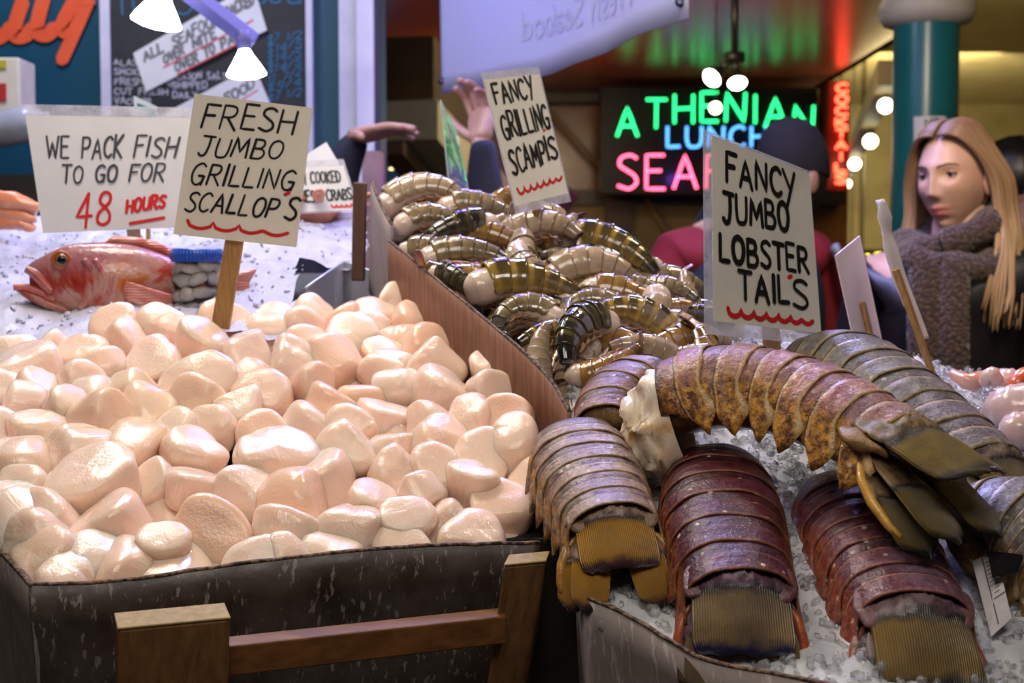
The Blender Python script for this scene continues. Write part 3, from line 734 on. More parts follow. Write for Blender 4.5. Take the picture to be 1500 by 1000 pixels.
# ice under the shrimp (built later with the other ice)
# ------------------------------------------------------------------ lobster tails
def lob_mat(name, back, back2, side, side2, rim, groove, scale=1.0, spots=.7, tint=(.20, .15, .22)):
    n = NT(name); u = n.attr('u'); a = n.attr('ang'); nz = n.noise(38*scale, 6, .65, dist=.6); n2 = n.noise(110*scale, 4, .6)
    c = n.mix(n.ramp(nz, [(.36, 0.), (.64, 1.)]), back, back2)
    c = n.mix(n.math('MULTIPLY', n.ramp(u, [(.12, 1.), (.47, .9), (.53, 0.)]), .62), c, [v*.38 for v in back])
    c = n.mix(n.math('MULTIPLY', n.ramp(n2, [(.45, 0.), (.75, 1.)]), .35), c, [v*1.5+.02 for v in back2])
    c = n.mix(n.ramp(n.math('ADD', n.noise(15, 3), n.math('MULTIPLY', a, -.25)), [(.38, 0.), (.55, .55)]), c, tint)
    sd = n.mix(n.ramp(n.noise(120*scale, 5, .7), [(.40, 0.), (.58, 1.)]), side, side2)
    c = n.mix(n.ramp(n.math('ADD', a, n.math('MULTIPLY', n.math('SUBTRACT', nz, .5), .5)), [(.58, 0.), (.78, 1.)]), c, sd)
    v = n.voro(75*scale); c = n.mix(n.math('MULTIPLY', n.ramp(v, [(.12, 1.), (.17, 0.)]), n.math('MULTIPLY', n.ramp(n.noise(30), [(.44, 0.), (.50, spots)]), 1.0)), c, (.62, .48, .38))
    un = n.math('ADD', u, n.math('MULTIPLY', n.math('SUBTRACT', n.noise(70), .5), .05))
    g = n.ramp(un, [(.46, 0.), (.49, 1.), (.515, .9), (.55, 0.)]); c = n.mix(n.math('MULTIPLY', g, .9), c, groove)
    c = n.mix(n.math('MULTIPLY', n.ramp(un, [(.43, 0.), (.455, 1.), (.475, 0.)]), .85), c, (.010, .006, .006))
    g = n.ramp(un, [(.915, 0.), (.945, .9), (.975, 1.), (1., .6)]); c = n.mix(n.math('MULTIPLY', g, .85), c, rim)
    g = n.ramp(u, [(0., 1.), (.10, .85), (.22, 0.)]); c = n.mix(n.math('MULTIPLY', g, .75), c, (.012, .008, .008))  # contact shade under the rim ahead, painted into the shell colour
    c = n.mix(.75, c, n.ramp(n.noise(190, 6, .7), [(.32, .35), (.52, 1.0), (.72, 1.6)]), 'MULTIPLY')
    n.set(color=c, rough=n.ramp(n.noise(60, 4), [(.3, .34), (.7, .62)]), coat=.30, coatr=.10, spec=.3)
    n.bump(n2, .6, .0025, n.bump(n.noise(330, 3, .7), .5, .0012)); return n.m
TAN = (.40, .27, .13)
LM = {
 'amber': lob_mat('tan_purple_lobster_shell', (.24, .145, .15), (.40, .29, .20), (.46, .19, .03), (.07, .035, .02), (.42, .28, .13), (.13, .06, .04)),
 'red': lob_mat('dark_red_lobster_shell', (.045, .007, .014), (.10, .010, .014), (.12, .014, .010), (.30, .10, .03), (.20, .075, .03), (.16, .06, .04), 1, .9, (.06, .016, .045)),
 'plum': lob_mat('plum_lobster_shell', (.11, .024, .040), (.18, .065, .09), (.20, .028, .016), (.30, .09, .04), (.28, .10, .07), (.36, .17, .10), 1, .9, (.17, .11, .17)),
 'rose': lob_mat('rose_lobster_shell', (.28, .085, .11), (.44, .24, .17), (.54, .26, .045), (.11, .035, .015), (.47, .31, .13), (.50, .32, .15)),
 'grey': lob_mat('grey_lobster_shell', (.115, .095, .080), (.21, .195, .185), (.20, .10, .035), (.32, .19, .07), (.34, .25, .13), (.44, .30, .14), .8),
 'orange': lob_mat('rust_lobster_shell', (.12, .045, .04), (.26, .13, .11), (.36, .12, .025), (.50, .24, .06), (.42, .24, .08), (.20, .09, .05), 1, .9, (.22, .16, .2)),
}
def fanmat(name, base, base2, mem, mem2, tip):
    n = NT(name); t = n.attr('u'); v = n.attr('ang'); nz = n.noise(70, 5, .65)
    hard = n.mix(n.ramp(nz, [(.4, 0.), (.62, 1.)]), base, base2)
    mm = n.mix(n.ramp(n.noise(26, 4), [(.35, 0.), (.65, 1.)]), mem, mem2)
    line = n.math('SINE', n.math('MULTIPLY', v, 250.0)); mm = n.mix(n.math('MULTIPLY', n.ramp(line, [(.2, 0.), (.9, 1.)]), .38), mm, [c*.35 for c in mem])
    tt = n.math('ADD', t, n.math('MULTIPLY', n.math('SUBTRACT', n.noise(90, 4), .5), .16))
    c = n.mix(n.ramp(tt, [(.36, 0.), (.42, 1.)]), hard, (.014, .012, .014))
    c = n.mix(n.ramp(tt, [(.42, 0.), (.50, 1.)]), c, mm)
    c = n.mix(n.ramp(tt, [(.86, 0.), (.94, 1.)]), c, tip)
    n.set(color=c, rough=n.ramp(tt, [(.35, .45), (.5, .36)]), coat=.15, coatr=.12)
    n.bump(n.math('MULTIPLY', line, n.ramp(tt, [(.4, 0.), (.5, 1.)])), .8, .0008, n.bump(n.noise(170, 4, .7), .5, .0012)); return n.m
FM = {
 'amber': fanmat('amber_fan', (.30, .19, .14), (.13, .09, .08), (.66, .32, .035), (.46, .25, .06), (.07, .03, .04)),
 'red': fanmat('brown_fan', (.13, .05, .10), (.05, .025, .03), (.34, .23, .10), (.17, .12, .075), (.014, .014, .06)),
 'plum': fanmat('plum_fan', (.22, .14, .15), (.07, .04, .05), (.30, .19, .05), (.20, .13, .05), (.03, .02, .02)),
 'rose': fanmat('olive_fan', (.22, .145, .07), (.07, .045, .02), (.22, .145, .025), (.085, .058, .018), (.012, .010, .008)),
 'grey': fanmat('grey_fan', (.28, .2, .16), (.08, .06, .055), (.2, .13, .05), (.08, .06, .04), (.03, .025, .02)),
}
FM['orange'] = FM['amber']
HARD = {k: mottled('%s_hard_rim' % nm, a, b, 90, .35, .3, coat=.4) for k, nm, a, b in (('amber', 'yellow', (.52, .25, .04), (.25, .11, .03)), ('red', 'orange', (.42, .09, .025), (.22, .045, .02)), ('plum', 'salmon', (.36, .10, .06), (.2, .06, .05)), ('rose', 'ochre', (.70, .38, .06), (.46, .23, .04)), ('grey', 'gold', (.50, .27, .06), (.28, .14, .04)))}
HARD['orange'] = HARD['amber']
def lmeat():
    n = NT('lobster_meat'); f = n.noise(34, 5, .6, n.mapped((1, 1, 1)))
    n.set(color=n.ramp(f, [(.32, (.66, .38, .10)), (.42, (.78, .62, .44)), (.62, (.84, .76, .66))]), rough=.3, sss=.3, sssr=(1, .6, .35), ssss=.01, coat=.3)
    n.bump(n.noise(3, 5, .7, n.mapped((50, 20, 20))), .5, .002); return n.m
M_LMEAT = lmeat()
M_BELLY = mottled('lobster_belly', (.30, .17, .06), (.05, .03, .02), 60, .3, .4, coat=.4)

def paddle(mb, base, d, side, nrm, ln, wd, droop=.0, nu=16, nv=13, square=.5, cup=.15, u0=0.0, amp=0.0, sd=0, cup0=None, wp=(.62, .86, 1, .98, .86, .70)):
    """one blade of a tail fan, written into lists V, F, U, A"""
    V, Fc, U, A = mb; b0 = len(V)
    for i in range(nu):
        t = i/(nu-1); w = wd*.5*(interp(t, [0, .2, .55, .85, .96, 1], list(wp[:5])+[wp[5]-.3*(1-square)])); cu = cup if cup0 is None else cup0*(1-t)+cup*t
        cen = base+d*(ln*t)-nrm*(droop*ln*t*t)
        for j in range(nv):
            v = j/(nv-1)*2-1; tip = (1-abs(v)**2.4)*.07*ln*(1-square)*t
            q = cen+side*w*v+d*tip-nrm*(cu*w*v*v)
            q += nrm*(mnoise.noise(q*45+Vector((sd, 0, 0)))*.0022*t+amp*(1-abs(v))*(1 if t < .38 else .3))
            if i == nu-1: q += d*mnoise.noise(q*120)*.004
            V.append(q); U.append(u0+(1-u0)*t); A.append(v*.5+.5)
    for i in range(nu-1):
        for j in range(nv-1): Fc.append((b0+i*nv+j, b0+i*nv+j+1, b0+(i+1)*nv+j+1, b0+(i+1)*nv+j))

JM = {'amber': ((.30, .19, .12), (.12, .07, .04)), 'red': ((.16, .05, .05), (.06, .02, .03)), 'plum': ((.22, .09, .09), (.10, .05, .06)), 'rose': ((.36, .20, .07), (.14, .08, .03)), 'grey': ((.24, .18, .13), (.10, .08, .06))}
JM['orange'] = JM['amber']
def lobster(label, pal, ctrl, W, H, up, spike=.012, fan_len=.075, fan_dir=None, fan_w=1.0, spread=(.42, .8), droop=.35, meat=None, tdroop=.22, segs=6, s_start=0.0, taper=.22, fan=True, seedv=0, half=1.75, flare=.35, hw=.95):
    """a lobster tail: ctrl are points along the middle of its body from the cut end to the root of the fan"""
    C = [Vector(p) for p in ctrl]; c0 = sum(C, Vector())/len(C); c0.z -= H
    root = thing('lobster_tail', label, 'lobster tail', c0, 'rock lobster tails on the ice')
    path = catmull(C, 24); k = len(path)-1
    acc = [0.0]
    for a, b in zip(path, path[1:]): acc.append(acc[-1]+(b-a).length)
    def P(t):
        t = max(0, min(1, t))*acc[-1]; i = max(0, min(k-1, int(np.searchsorted(acc, t))-1)); g = (t-acc[i])/max(1e-9, acc[i+1]-acc[i])
        p = path[i].lerp(path[i+1], g); i0, i1 = max(0, i-3), min(k, i+4); T = (path[i1]-path[i0]).normalized()
        U = Vector(up); U = (U-T*U.dot(T)).normalized(); return p, T, U, T.cross(U).normalized()
    w = lambda t: W*.5*(1-taper*max(0, t)**1.6)*interp(t, [0, .15, .42, 1], [hw, (hw+1)*.5+.02, 1, 1]); h = lambda t: H*(1-taper*1.1*max(0, t)**1.5)*interp(t, [0, .15, .42, 1], [hw*.95, (hw+1)*.5, 1, 1])
    L = acc[-1]; E = [s_start+(1-s_start)*i/segs for i in range(segs+1)]
    for s in range(segs):
        V, Fc, U, A = [], [], [], []; nu, na = 15, 45; t0, t1 = E[s]-.012, E[s+1]+.028
        for i in range(nu):
            u = i/(nu-1); t = t0+(t1-t0)*u; p, T, Un, S = P(t)
            if t > 1: p = p+T*(t-1)*L
            step = .962+.040*u**.8; 
            if u > .93: step += .006
            step -= .042*math.exp(-((u-.47)/.035)**2); step += .020*math.exp(-((u-.56)/.05)**2)
            tri = (max(0, u-.15)/.62)**1.3 if u < .77 else max(0, (1-u)/.23)**.8
            for j in range(na):
                a = j/(na-1)*2-1; an = a*half
                wob = mnoise.noise(Vector((a*3.1, s*4.0, seedv)))*.010*u*L
                rr = step*(1+.022*mnoise.noise(Vector((u*2.2+s*5, a*4, seedv)))+.006*mnoise.noise(Vector((u*9+s*5, a*17, seedv))))
                sa, ca = math.sin(an), math.cos(an)
                q = p+T*wob+S*(math.copysign(abs(sa)**.86, sa)*w(t)*rr)+Un*(math.copysign(abs(ca)**.92, ca)*h(t)*rr)
                e = min(1, max(0, (abs(a)-.74)/.26))
                if e > 0:
                    q += (-Un*.92+S*math.copysign(flare, a))*spike*e**1.2*tri*1.5+T*(spike*.75*e*e*u)
                    q += T*mnoise.noise(q*70)*.003*e
                V.append(q); U.append(u); A.append(abs(a))
        for i in range(nu-1):
            for j in range(na-1): Fc.append((i*na+j, i*na+j+1, (i+1)*na+j+1, (i+1)*na+j))
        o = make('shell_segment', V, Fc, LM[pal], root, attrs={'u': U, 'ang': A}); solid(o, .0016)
    # pale underside, filling the shell
    mb = MB(); pts, rad_, ups = [], [], []
    V, Fc = [], []; nb = 22; na = 24
    for i in range(nb):
        t = i/(nb-1); p, T, Un, S = P(t)
        for j in range(na):
            an = 2*PI*j/na; V.append(p+S*math.sin(an)*w(t)*.86+Un*(math.cos(an)*h(t)*(.84 if math.cos(an) > 0 else .42)))
    for i in range(nb-1):
        for j in range(na): Fc.append((i*na+j, i*na+(j+1) % na, (i+1)*na+(j+1) % na, (i+1)*na+j))
    Fc += [tuple(range(na-1, -1, -1)), tuple((nb-1)*na+j for j in range(na))]
    make('underside', V, Fc, M_BELLY, root)
    if meat:
        p, T, Un, S = P(0); V, Fc = [], []; rings, na = 22, 54
        for i in range(rings):
            f = i/(rings-1)
            for j in range(na):
                an = 2*PI*j/na; r = max(0.0, math.cos(f*PI/2))**.6
                q = p+T*.006-T*meat*(math.sin(f*PI/2)**.9)+S*math.sin(an)*w(0)*.93*r+Un*(math.cos(an)*h(0)*(.90 if math.cos(an) > 0 else 1.15)*r)-Un*meat*.30*f
                q += Vector((mnoise.noise(q*38), mnoise.noise(q*38+Vector((9, 0, 0))), mnoise.noise(q*38+Vector((0, 9, 0)))))*.010*min(1, f*3)
                q += Vector((mnoise.noise(q*110), mnoise.noise(q*110+Vector((9, 0, 0))), mnoise.noise(q*110+Vector((0, 9, 0)))))*.009*min(1, f*3)
                V.append(q)
        for i in range(rings-1):
            for j in range(na): Fc.append((i*na+j, i*na+(j+1) % na, (i+1)*na+(j+1) % na, (i+1)*na+j))
        make('meat', V, Fc, M_LMEAT, root)
    if not fan: return root
    p, T, Un, S = P(1.0)
    D = (T if fan_dir is None else Vector(fan_dir)).normalized(); N2 = (Un-D*Un.dot(D)).normalized(); S2 = D.cross(N2).normalized(); fw = w(1)*2*fan_w
    # uropods first (lower), then the telson over them
    for sg in (-1, 1):
        for lvl, (sp, lf, wf) in enumerate(((spread[1], .92, .42), (spread[0], 1.0, .42))):
            d = (D*math.cos(sp*.75)+S2*sg*math.sin(sp*.75)-N2*.16*(2-lvl)).normalized(); sdv = d.cross(N2).normalized(); nn = sdv.cross(d).normalized()
            b = p+S2*sg*fw*(.23 if lvl else .27)+Un*h(1)*(.30 if lvl else .12)+D*.004
            lists = ([], [], [], []); paddle(lists, b, d, sdv, nn, fan_len*lf, fw*wf, droop, sd=lvl+sg, square=.2, cup=.10, wp=(.5, .84, 1, .95, .74, .50))
            o = make('uropod', lists[0], lists[1], FM[pal], root, attrs={'u': lists[2], 'ang': lists[3]}); solid(o, .0018)
            if lvl == 0:
                mb = MB(); edge = []
                for i in range(14):
                    t = i/13*.82; wv = fw*wf*.5*interp(t, [0, .2, .45, .7, .82, 1], [.5, .92, 1.05, .92, .7, .4])
                    sgn = sg if sdv.dot(S2) > 0 else -sg
                    edge.append(b+d*(fan_len*lf*t)-nn*(droop*fan_len*lf*t*t)+sdv*sgn*wv*1.0-nn*.2*wv)
                mb.tube(edge, [.0024+.0016*math.sin(i/13*PI) for i in range(14)], 9); mb.build('hard_rim', HARD[pal], o)
        mb = MB()
        c = p+S2*sg*fw*.36+Un*h(1)*.42-D*.002; M = Matrix((S2, D, N2)).transposed()
        mb.ball(c, (fw*.13, fan_len*.26, fw*.055), 20, 12, M)
        for i, v in enumerate(mb.V): mb.V[i] = tuple(Vector(v)+Vector((1, 1, 1))*mnoise.noise(Vector(v)*70)*.005)
        mb.build('uropod_joint', mottled('joint_'+pal, *JM[pal], 110, .4, .5, coat=.2), root)
    lists = ([], [], [], [])
    paddle(lists, p+Un*h(1)*.94-T*.018, (T*.5+D*.5).normalized(), S2, N2, fan_len*1.06, fw*.84, droop*.8+tdroop, 22, 25, .7, .14, amp=.002, cup0=.42, wp=(.86, .95, 1, 1.02, .96, .84))
    for i, v in enumerate(lists[0]):   # spiny hard base
        t = lists[2][i]
        if .18 < t < .42: lists[0][i] = v+N2*abs(mnoise.noise(v*190))*.006
    o = make('telson', lists[0], lists[1], FM[pal], root, attrs={'u': lists[2], 'ang': lists[3]}); solid(o, .002)
    return root
UPC = Vector((0, -.28, .96))
lobster('tan and purple lobster tail with amber fan overhanging the left front corner of its box', 'amber',
        [at(842, 650, 1.10), at(856, 690, 1.065), at(880, 742, 1.01), at(898, 782, .965)], .098, .040, (-.06, -.30, .95), .014, .062, (at(912, 850, .925)-at(898, 782, .965)), .96, (.22, .50), .25, hw=.80, seedv=1)
lobster('dark red lobster tail lying head up between two others, brown fan over the box front', 'red',
        [at(1048, 690, 1.07), at(1054, 745, 1.01), at(1068, 815, .94), at(1083, 880, .885)], .106, .043, (-.04, -.30, .95), .012, .070, (at(1090, 985, .835)-at(1083, 880, .885)), 1.02, (.10, .16), .30, hw=.70, seedv=2)
lobster('plum red lobster tail pointing to the lower right corner under the big arched one', 'plum',
        [at(1232, 735, 1.05), at(1262, 785, .99), at(1300, 850, .925), at(1335, 915, .87)], .110, .044, (.04, -.30, .95), .016, .080, (at(1372, 1020, .815)-at(1335, 915, .87)), 1.0, (.15, .25), .25, hw=.74, seedv=3)
lobster('largest rose and ochre lobster tail arched across the others, white meat at one end', 'rose',
        [at(985, 606, 1.075), at(1060, 590, 1.06), at(1150, 602, 1.03), at(1235, 636, .985), at(1300, 675, .95)], .098, .053, (.10, -.05, .99), .019, .088, (at(1440, 762, .885)-at(1300, 672, .95)), 1.30, (.05, .13), .12, half=1.5, meat=.048, tdroop=-.02, seedv=4, taper=.16)
lobster('smooth grey brown lobster tail lying behind the big arched one', 'grey',
        [at(1196, 548, 1.26), at(1245, 548, 1.22), at(1310, 590, 1.16), at(1380, 645, 1.10), at(1432, 690, 1.06)], .110, .045, (.16, -.22, .95), .008, .08, (at(1530, 760, 1.0)-at(1432, 690, 1.06)), .95, (.15, .3), .2, seedv=5)
lobster('small rust coloured lobster tail wedged behind the white meat beside the shrimp', 'orange',
        [at(950, 572, 1.20), at(920, 585, 1.17), at(898, 606, 1.14), at(890, 632, 1.11)], .080, .040, (-.25, -.35, .90), .012, fan=False, seedv=6, segs=4)
lobster('brownish lobster tail cut off by the right edge, paper tag beside it', 'grey',
        [at(1440, 800, .98), at(1475, 780, .965), at(1530, 800, .94), at(1580, 850, .91)], .105, .045, (-.12, -.30, .95), .014, .07, (at(1640, 960, .86)-at(1580, 850, .91)), .9, (.2, .4), .3, seedv=7, segs=5)
# ------------------------------------------------------------------ ice
def ice_mat(name, c, trans, rough=.12, sss=.0):
    n = NT(name); n.set(color=n.ramp(n.noise(40, 4), [(.3, c), (.7, [min(1, v*1.25) for v in c])]), rough=rough, trans=trans, ior=1.31, coat=.2, coatr=.05, sss=sss, sssr=(.6, .8, 1), ssss=.02)
    n.bump(n.noise(120, 4, .7), .6, .003); return n.m
M_ICEWHITE = ice_mat('snowy_ice', (.41, .41, .52), .0, .35, .0)
M_ICECLEAR = ice_mat('crushed_ice', (.50, .51, .54), .0, .16)
M_ICECHIP = ice_mat('ice_chips', (.86, .88, .93), .88, .06)
def ice_field(name, label, surf, box, step, rough, mat, chunks, csize, keep=lambda x, y: True, seedv=0, sink=0.0, big=.018, chip=None):
    r = random.Random(seedv); x0, x1, y0, y1 = box; nx, ny = int((x1-x0)/step), int((y1-y0)/step); mb = MB(); V = []; Fc = []; idx = {}
    def zz(x, y):
        q = Vector((x, y, seedv)); return surf.z(x, y)-sink+mnoise.noise(q*11)*big+abs(mnoise.noise(q*34))*rough+mnoise.noise(q*85)*rough*.5
    for i in range(nx+1):
        for j in range(ny+1):
            x, y = x0+i*step, y0+j*step
            if keep(x, y): idx[(i, j)] = len(V); V.append(Vector((x, y, zz(x, y))))
    for i in range(nx):
        for j in range(ny):
            f = [(i, j), (i+1, j), (i+1, j+1), (i, j+1)]
            if all(q in idx for q in f): Fc.append(tuple(idx[q] for q in f))
    mb.add(V, Fc); pts = list(V); nfield = len(Fc)
    ico = bmesh.new(); bmesh.ops.create_icosphere(ico, subdivisions=1, radius=1); IV = [v.co.copy() for v in ico.verts]; IF = [tuple(v.index for v in f.verts) for f in ico.faces]; ico.free()
    for _ in range(chunks):
        p = r.choice(pts); p = Vector((p.x+r.uniform(-step, step), p.y+r.uniform(-step, step), 0)); p.z = zz(p.x, p.y)+r.uniform(-.3, .4)*csize
        s = csize*r.uniform(.35, 1.0)*Vector((1, 1, 1)); s = Vector((s.x*r.uniform(.5, 1.3), s.y*r.uniform(.5, 1.3), s.z*r.uniform(.35, .8)))
        M = Euler((r.uniform(0, 6), r.uniform(0, 6), r.uniform(0, 6))).to_matrix(); o = Vector((r.random()*50, 0, 0))
        mb.add([p+M @ Vector((v.x*s.x, v.y*s.y, v.z*s.z))*(1+.5*mnoise.noise(v*1.3+o)) for v in IV], IF)
    o = mb.build(name, mat, smooth=True); o.data.materials.append(chip or M_ICECHIP); o.data.polygons.foreach_set('material_index', [0]*nfield+[1]*(len(mb.F)-nfield)); tag(o, label, 'ice', None, 'stuff'); return o
LICE = Surf([(850, 880, .93), (1000, 960, .865), (1150, 960, .84), (1220, 990, .80), (1180, 800, .96), (1150, 720, 1.05), (960, 720, 1.07), (950, 660, 1.13), (1100, 640, 1.16), (880, 640, 1.16), (870, 575, 1.2),
             (1420, 950, .86), (1490, 1000, .82), (1450, 720, 1.03), (1250, 560, 1.3), (1040, 505, 1.36), (1330, 552, 1.42), (1400, 575, 1.4), (1480, 600, 1.36), (1440, 640, 1.24), (1490, 680, 1.18), (1360, 540, 1.5), (1560, 640, 1.3), (1560, 900, .9)])
def keepl(x, y):
    a, b = at(846, 878, .935), at(1235, 1010, .775)
    if (b.x-a.x)*(y-a.y)-(b.y-a.y)*(x-a.x) < .0015: return False
    p = 750+x/y*FOC
    if p < 850-(y-.93)*60 : return False
    return True
ice_field('crushed_ice', 'wet crushed ice under and between the lobster tails', LICE, (.02, .62, .74, 1.57), .0065, .008, M_ICECLEAR, 7000, .0066, keepl, 5, .012, .010)
ice_field('crushed_ice', 'crushed ice glimpsed between the shrimp in the brown box', SPILE, (-.18, .30, 1.12, 1.68), .008, .010, M_ICEWHITE, 500, .008, lambda x, y: offboard(Vector((x, y, 0))) > .006 and SPILE.z(x, y) < 1.50 and 750+x/y*FOC < 1045 and (y < 1.64-max(0, x)*.55), 6, .058, .008)
ICE2 = Surf([(-150, 500, 1.35), (0, 500, 1.40), (250, 488, 1.43), (450, 445, 1.52), (0, 415, 1.66), (200, 400, 1.74), (400, 365, 1.74), (520, 380, 1.72), (0, 330, 2.1), (250, 322, 2.15), (420, 318, 2.12), (500, 312, 2.1), (530, 345, 1.9), (-200, 330, 2.1), (-200, 440, 1.6)])
ice_field('snowy_ice', 'heap of white crushed ice carrying the red fish at the left', ICE2, (-1.10, -.17, 1.385, 2.22), .0095, .010, M_ICEWHITE, 1600, .0052, lambda x, y: 750+x/y*FOC < 540 and not (750+x/y*FOC > 440 and y < 1.70), 8, 0, .022, chip=M_ICEWHITE)

# lobster box
lbox = thing('cardboard_box', 'grey cardboard box of ice holding the lobster tails at the right front', 'box', at(950, 960, .9)-Vector((0, 0, .15)))
LR = [at(850, 876, .93), at(895, 893, .912), at(938, 915, .893), at(985, 944, .868), at(1040, 972, .842), at(1110, 985, .822), at(1215, 1008, .79), at(1330, 1050, .755)]
panel('front_panel', LR, (.022, .015, -.17), .005, (.6, .75, .1), M_GREYCARD, lbox, n=5)
panel('side_panel', [at(850, 876, .93), at(838, 800, 1.0), at(834, 700, 1.08), at(836, 618, 1.14)], (.01, .01, -.16), .005, (.95, .1, 0), M_GREYCARD, lbox, n=5)

# counter carrying all of it
def counter(name, label, pts, z0, z1, mat):
    mb = MB(); mb.hexa([(x, y, z0) for x, y in pts], [(x, y, z1) for x, y in pts]); o = mb.build(name, mat, smooth=False); tag(o, label, 'counter'); return o
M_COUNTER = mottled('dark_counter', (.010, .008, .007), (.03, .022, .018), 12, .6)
mb = MB(); mb.box((.045, 1.17, 1.05), (.20, .22, .24)); o = mb.build('gap_filler', M_COUNTER, smooth=False); tag(o, 'black filler block added to keep the gap between scallop tray and lobster box dark', 'block')  # added only to fill the gap so it stays black
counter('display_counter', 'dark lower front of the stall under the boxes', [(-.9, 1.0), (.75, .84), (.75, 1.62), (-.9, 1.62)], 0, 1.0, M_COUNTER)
mb = MB(); A = [(-1.15, 1.56), (.05, 1.60), (.05, 2.26), (-1.15, 2.26)]
mb.hexa([(x, y, 0) for x, y in A], [(-1.15, 1.56, 1.22), (.05, 1.60, 1.22), (.05, 2.26, 1.40), (-1.15, 2.26, 1.40)]); o = mb.build('ice_bin', M_COUNTER, smooth=False); tag(o, 'dark bin behind the scallops that holds the white ice', 'bin')

# steel pan corner
M_STEEL = NT('brushed_steel'); M_STEEL.set(color=(.56, .58, .66), metal=.55, rough=.38); M_STEEL = M_STEEL.m
pan = thing('steel_pan', 'stainless steel pan sunk behind the back corner of the scallop tray', 'pan', at(510, 430, 1.6))
def wallq(p, q, dn, t, name):
    p, q = Vector(p), Vector(q); mb = MB(); n = (q-p).cross(Vector((0, 0, 1))).normalized(); d = Vector((0, 0, -dn))
    mb.hexa([p+d, q+d, q+d+n*t, p+d+n*t], [p, q, q+n*t, p+n*t]); o = mb.build(name, M_STEEL, pan, smooth=False); bev(o, .0008)
    mb = MB(); mb.tube([p, q], .0022, 8); mb.build('rolled_rim', M_STEEL, o)
wallq(at(503, 383, 1.72), at(585, 412, 1.68), .07, .002, 'back_wall')
wallq(at(448, 422, 1.55), at(503, 383, 1.72), .07, .002, 'side_wall')

# ------------------------------------------------------------------ paper tag and black band on the far right
tagm = mottled('tag_paper', (.52, .49, .50), (.66, .63, .64), 60, .35)
sh = Sheet([at(1424, 822, .93), at(1458, 806, .925), at(1482, 905, .885), at(1452, 932, .882)])
t = thing('paper_tag', 'white printed paper tag standing in the ice beside the right-hand lobster tail', 'tag', sh.p(.5, 0))
mb = MB(); sh.slab(mb, t=.0008); o = mb.build('paper', tagm, t, smooth=False)
mb = MB(); rr = random.Random(3); L = []
for i in range(9): L.append([(sh.w*.50, sh.h*(.45+i*.055)), (sh.w*(.72+rr.random()*.2), sh.h*(.45+i*.055))])
ribbons(mb, L, .0009, sh.fn); ribbons(mb, [[(sh.w*.42, .004), (sh.w*.42, sh.h*.98)], [(sh.w*.42, sh.h*.38), (sh.w*.98, sh.h*.38)]], .0012, sh.fn); mb.build('print', plain('tag_ink', (.12, .11, .13), .5), t, smooth=False)
sh = Sheet([at(1446, 806, .915), at(1500, 812, .905), at(1492, 836, .90), at(1454, 846, .90)])
mb = MB(); sh.slab(mb, t=.002); o = mb.build('plastic_band', plain('black_plastic', (.006, .006, .007), .12), smooth=False); tag(o, 'small black plastic piece on the right-hand lobster tail', 'plastic')

# ------------------------------------------------------------------ red fish on the ice
def fish_mat():
    n = NT('red_fish_skin'); x, y, z = n.sep(); nz = n.noise(15, 5, .65, dist=.8); n2 = n.noise(40, 4, .6)
    c = n.ramp(nz, [(.32, (.30, .012, .008)), (.42, (.40, .05, .025)), (.50, (.50, .28, .22)), (.58, (.50, .13, .015)), (.70, (.30, .015, .010))])
    belly = n.mix(n.ramp(n2, [(.4, 0.), (.65, .8)]), (.55, .32, .25), (.42, .06, .025))
    c = n.mix(n.ramp(z, [(0., 1.), (.022, 1.), (.045, 0.)]), c, belly)
    back = n.mix(n2, (.26, .08, .10), (.36, .17, .22)); c = n.mix(n.math('MULTIPLY', n.ramp(n.math('SUBTRACT', z, n.math('MULTIPLY', x, .1)), [(.065, 0.), (.09, 1.)]), .8), c, back)
    n.set(color=c, rough=.28, coat=.35, coatr=.1, sss=.05, ssss=.004); n.bump(n.voro(190), .25, .0012); return n.m
fb = at(150, 482, 1.56); s_ = 1.58/FOC
fish = thing('red_rockfish', 'whole red fish with gaping mouth lying on the ice beside the jar', 'fish', fb)
FX, FZ = Vector((.96, .28, 0)), Vector((0, 0, 1)); FN = Vector((.28, -.96, 0))
def fp(px, py, n=0.0): # fish plane: pixel offsets from the base turned into the fish's own side plane
    return FX*((px-150)*s_*1.03)+FZ*((474-py)*s_*1.13)+FN*n
M_FISH = fish_mat(); M_MOUTH = mottled('fish_mouth', (.30, .03, .025), (.46, .12, .09), 40, .3); M_FIN = NT('red_fin')
M_FIN.set(color=M_FIN.ramp(M_FIN.noise(18, 3), [(.3, (.58, .10, .07)), (.7, (.66, .30, .22))]), rough=.3, coat=.3); M_FIN.bump(M_FIN.wave(90, 2, None, 'Z'), .5, .001); M_FIN = M_FIN.m
def loft(name, st, mat, n=28, fl=1.0, pw=.85):
    """st: (px of centre, top py, bottom py, half thickness); closed side-on body"""
    X = catmull([Vector((a, b, c)) for a, b, c, d in st], 6); T = catmull([Vector((d, 0, 0)) for a, b, c, d in st], 6); V, Fc = [], []
    for q, h in zip(X, T):
        for j in range(n):
            an = 2*PI*j/n; ca, sa = math.cos(an), math.sin(an)
            V.append(fp(q.x, (q.y+q.z)/2-ca*(q.z-q.y)/2)+FN*(math.copysign(abs(sa)**pw, sa)*h.x))
    for i in range(len(X)-1):
        for j in range(n): Fc.append((i*n+j, i*n+(j+1) % n, (i+1)*n+(j+1) % n, (i+1)*n+j))
    Fc += [tuple(range(n-1, -1, -1)), tuple((len(X)-1)*n+j for j in range(n))]
    return make(name, V, Fc, mat, fish, world=False)
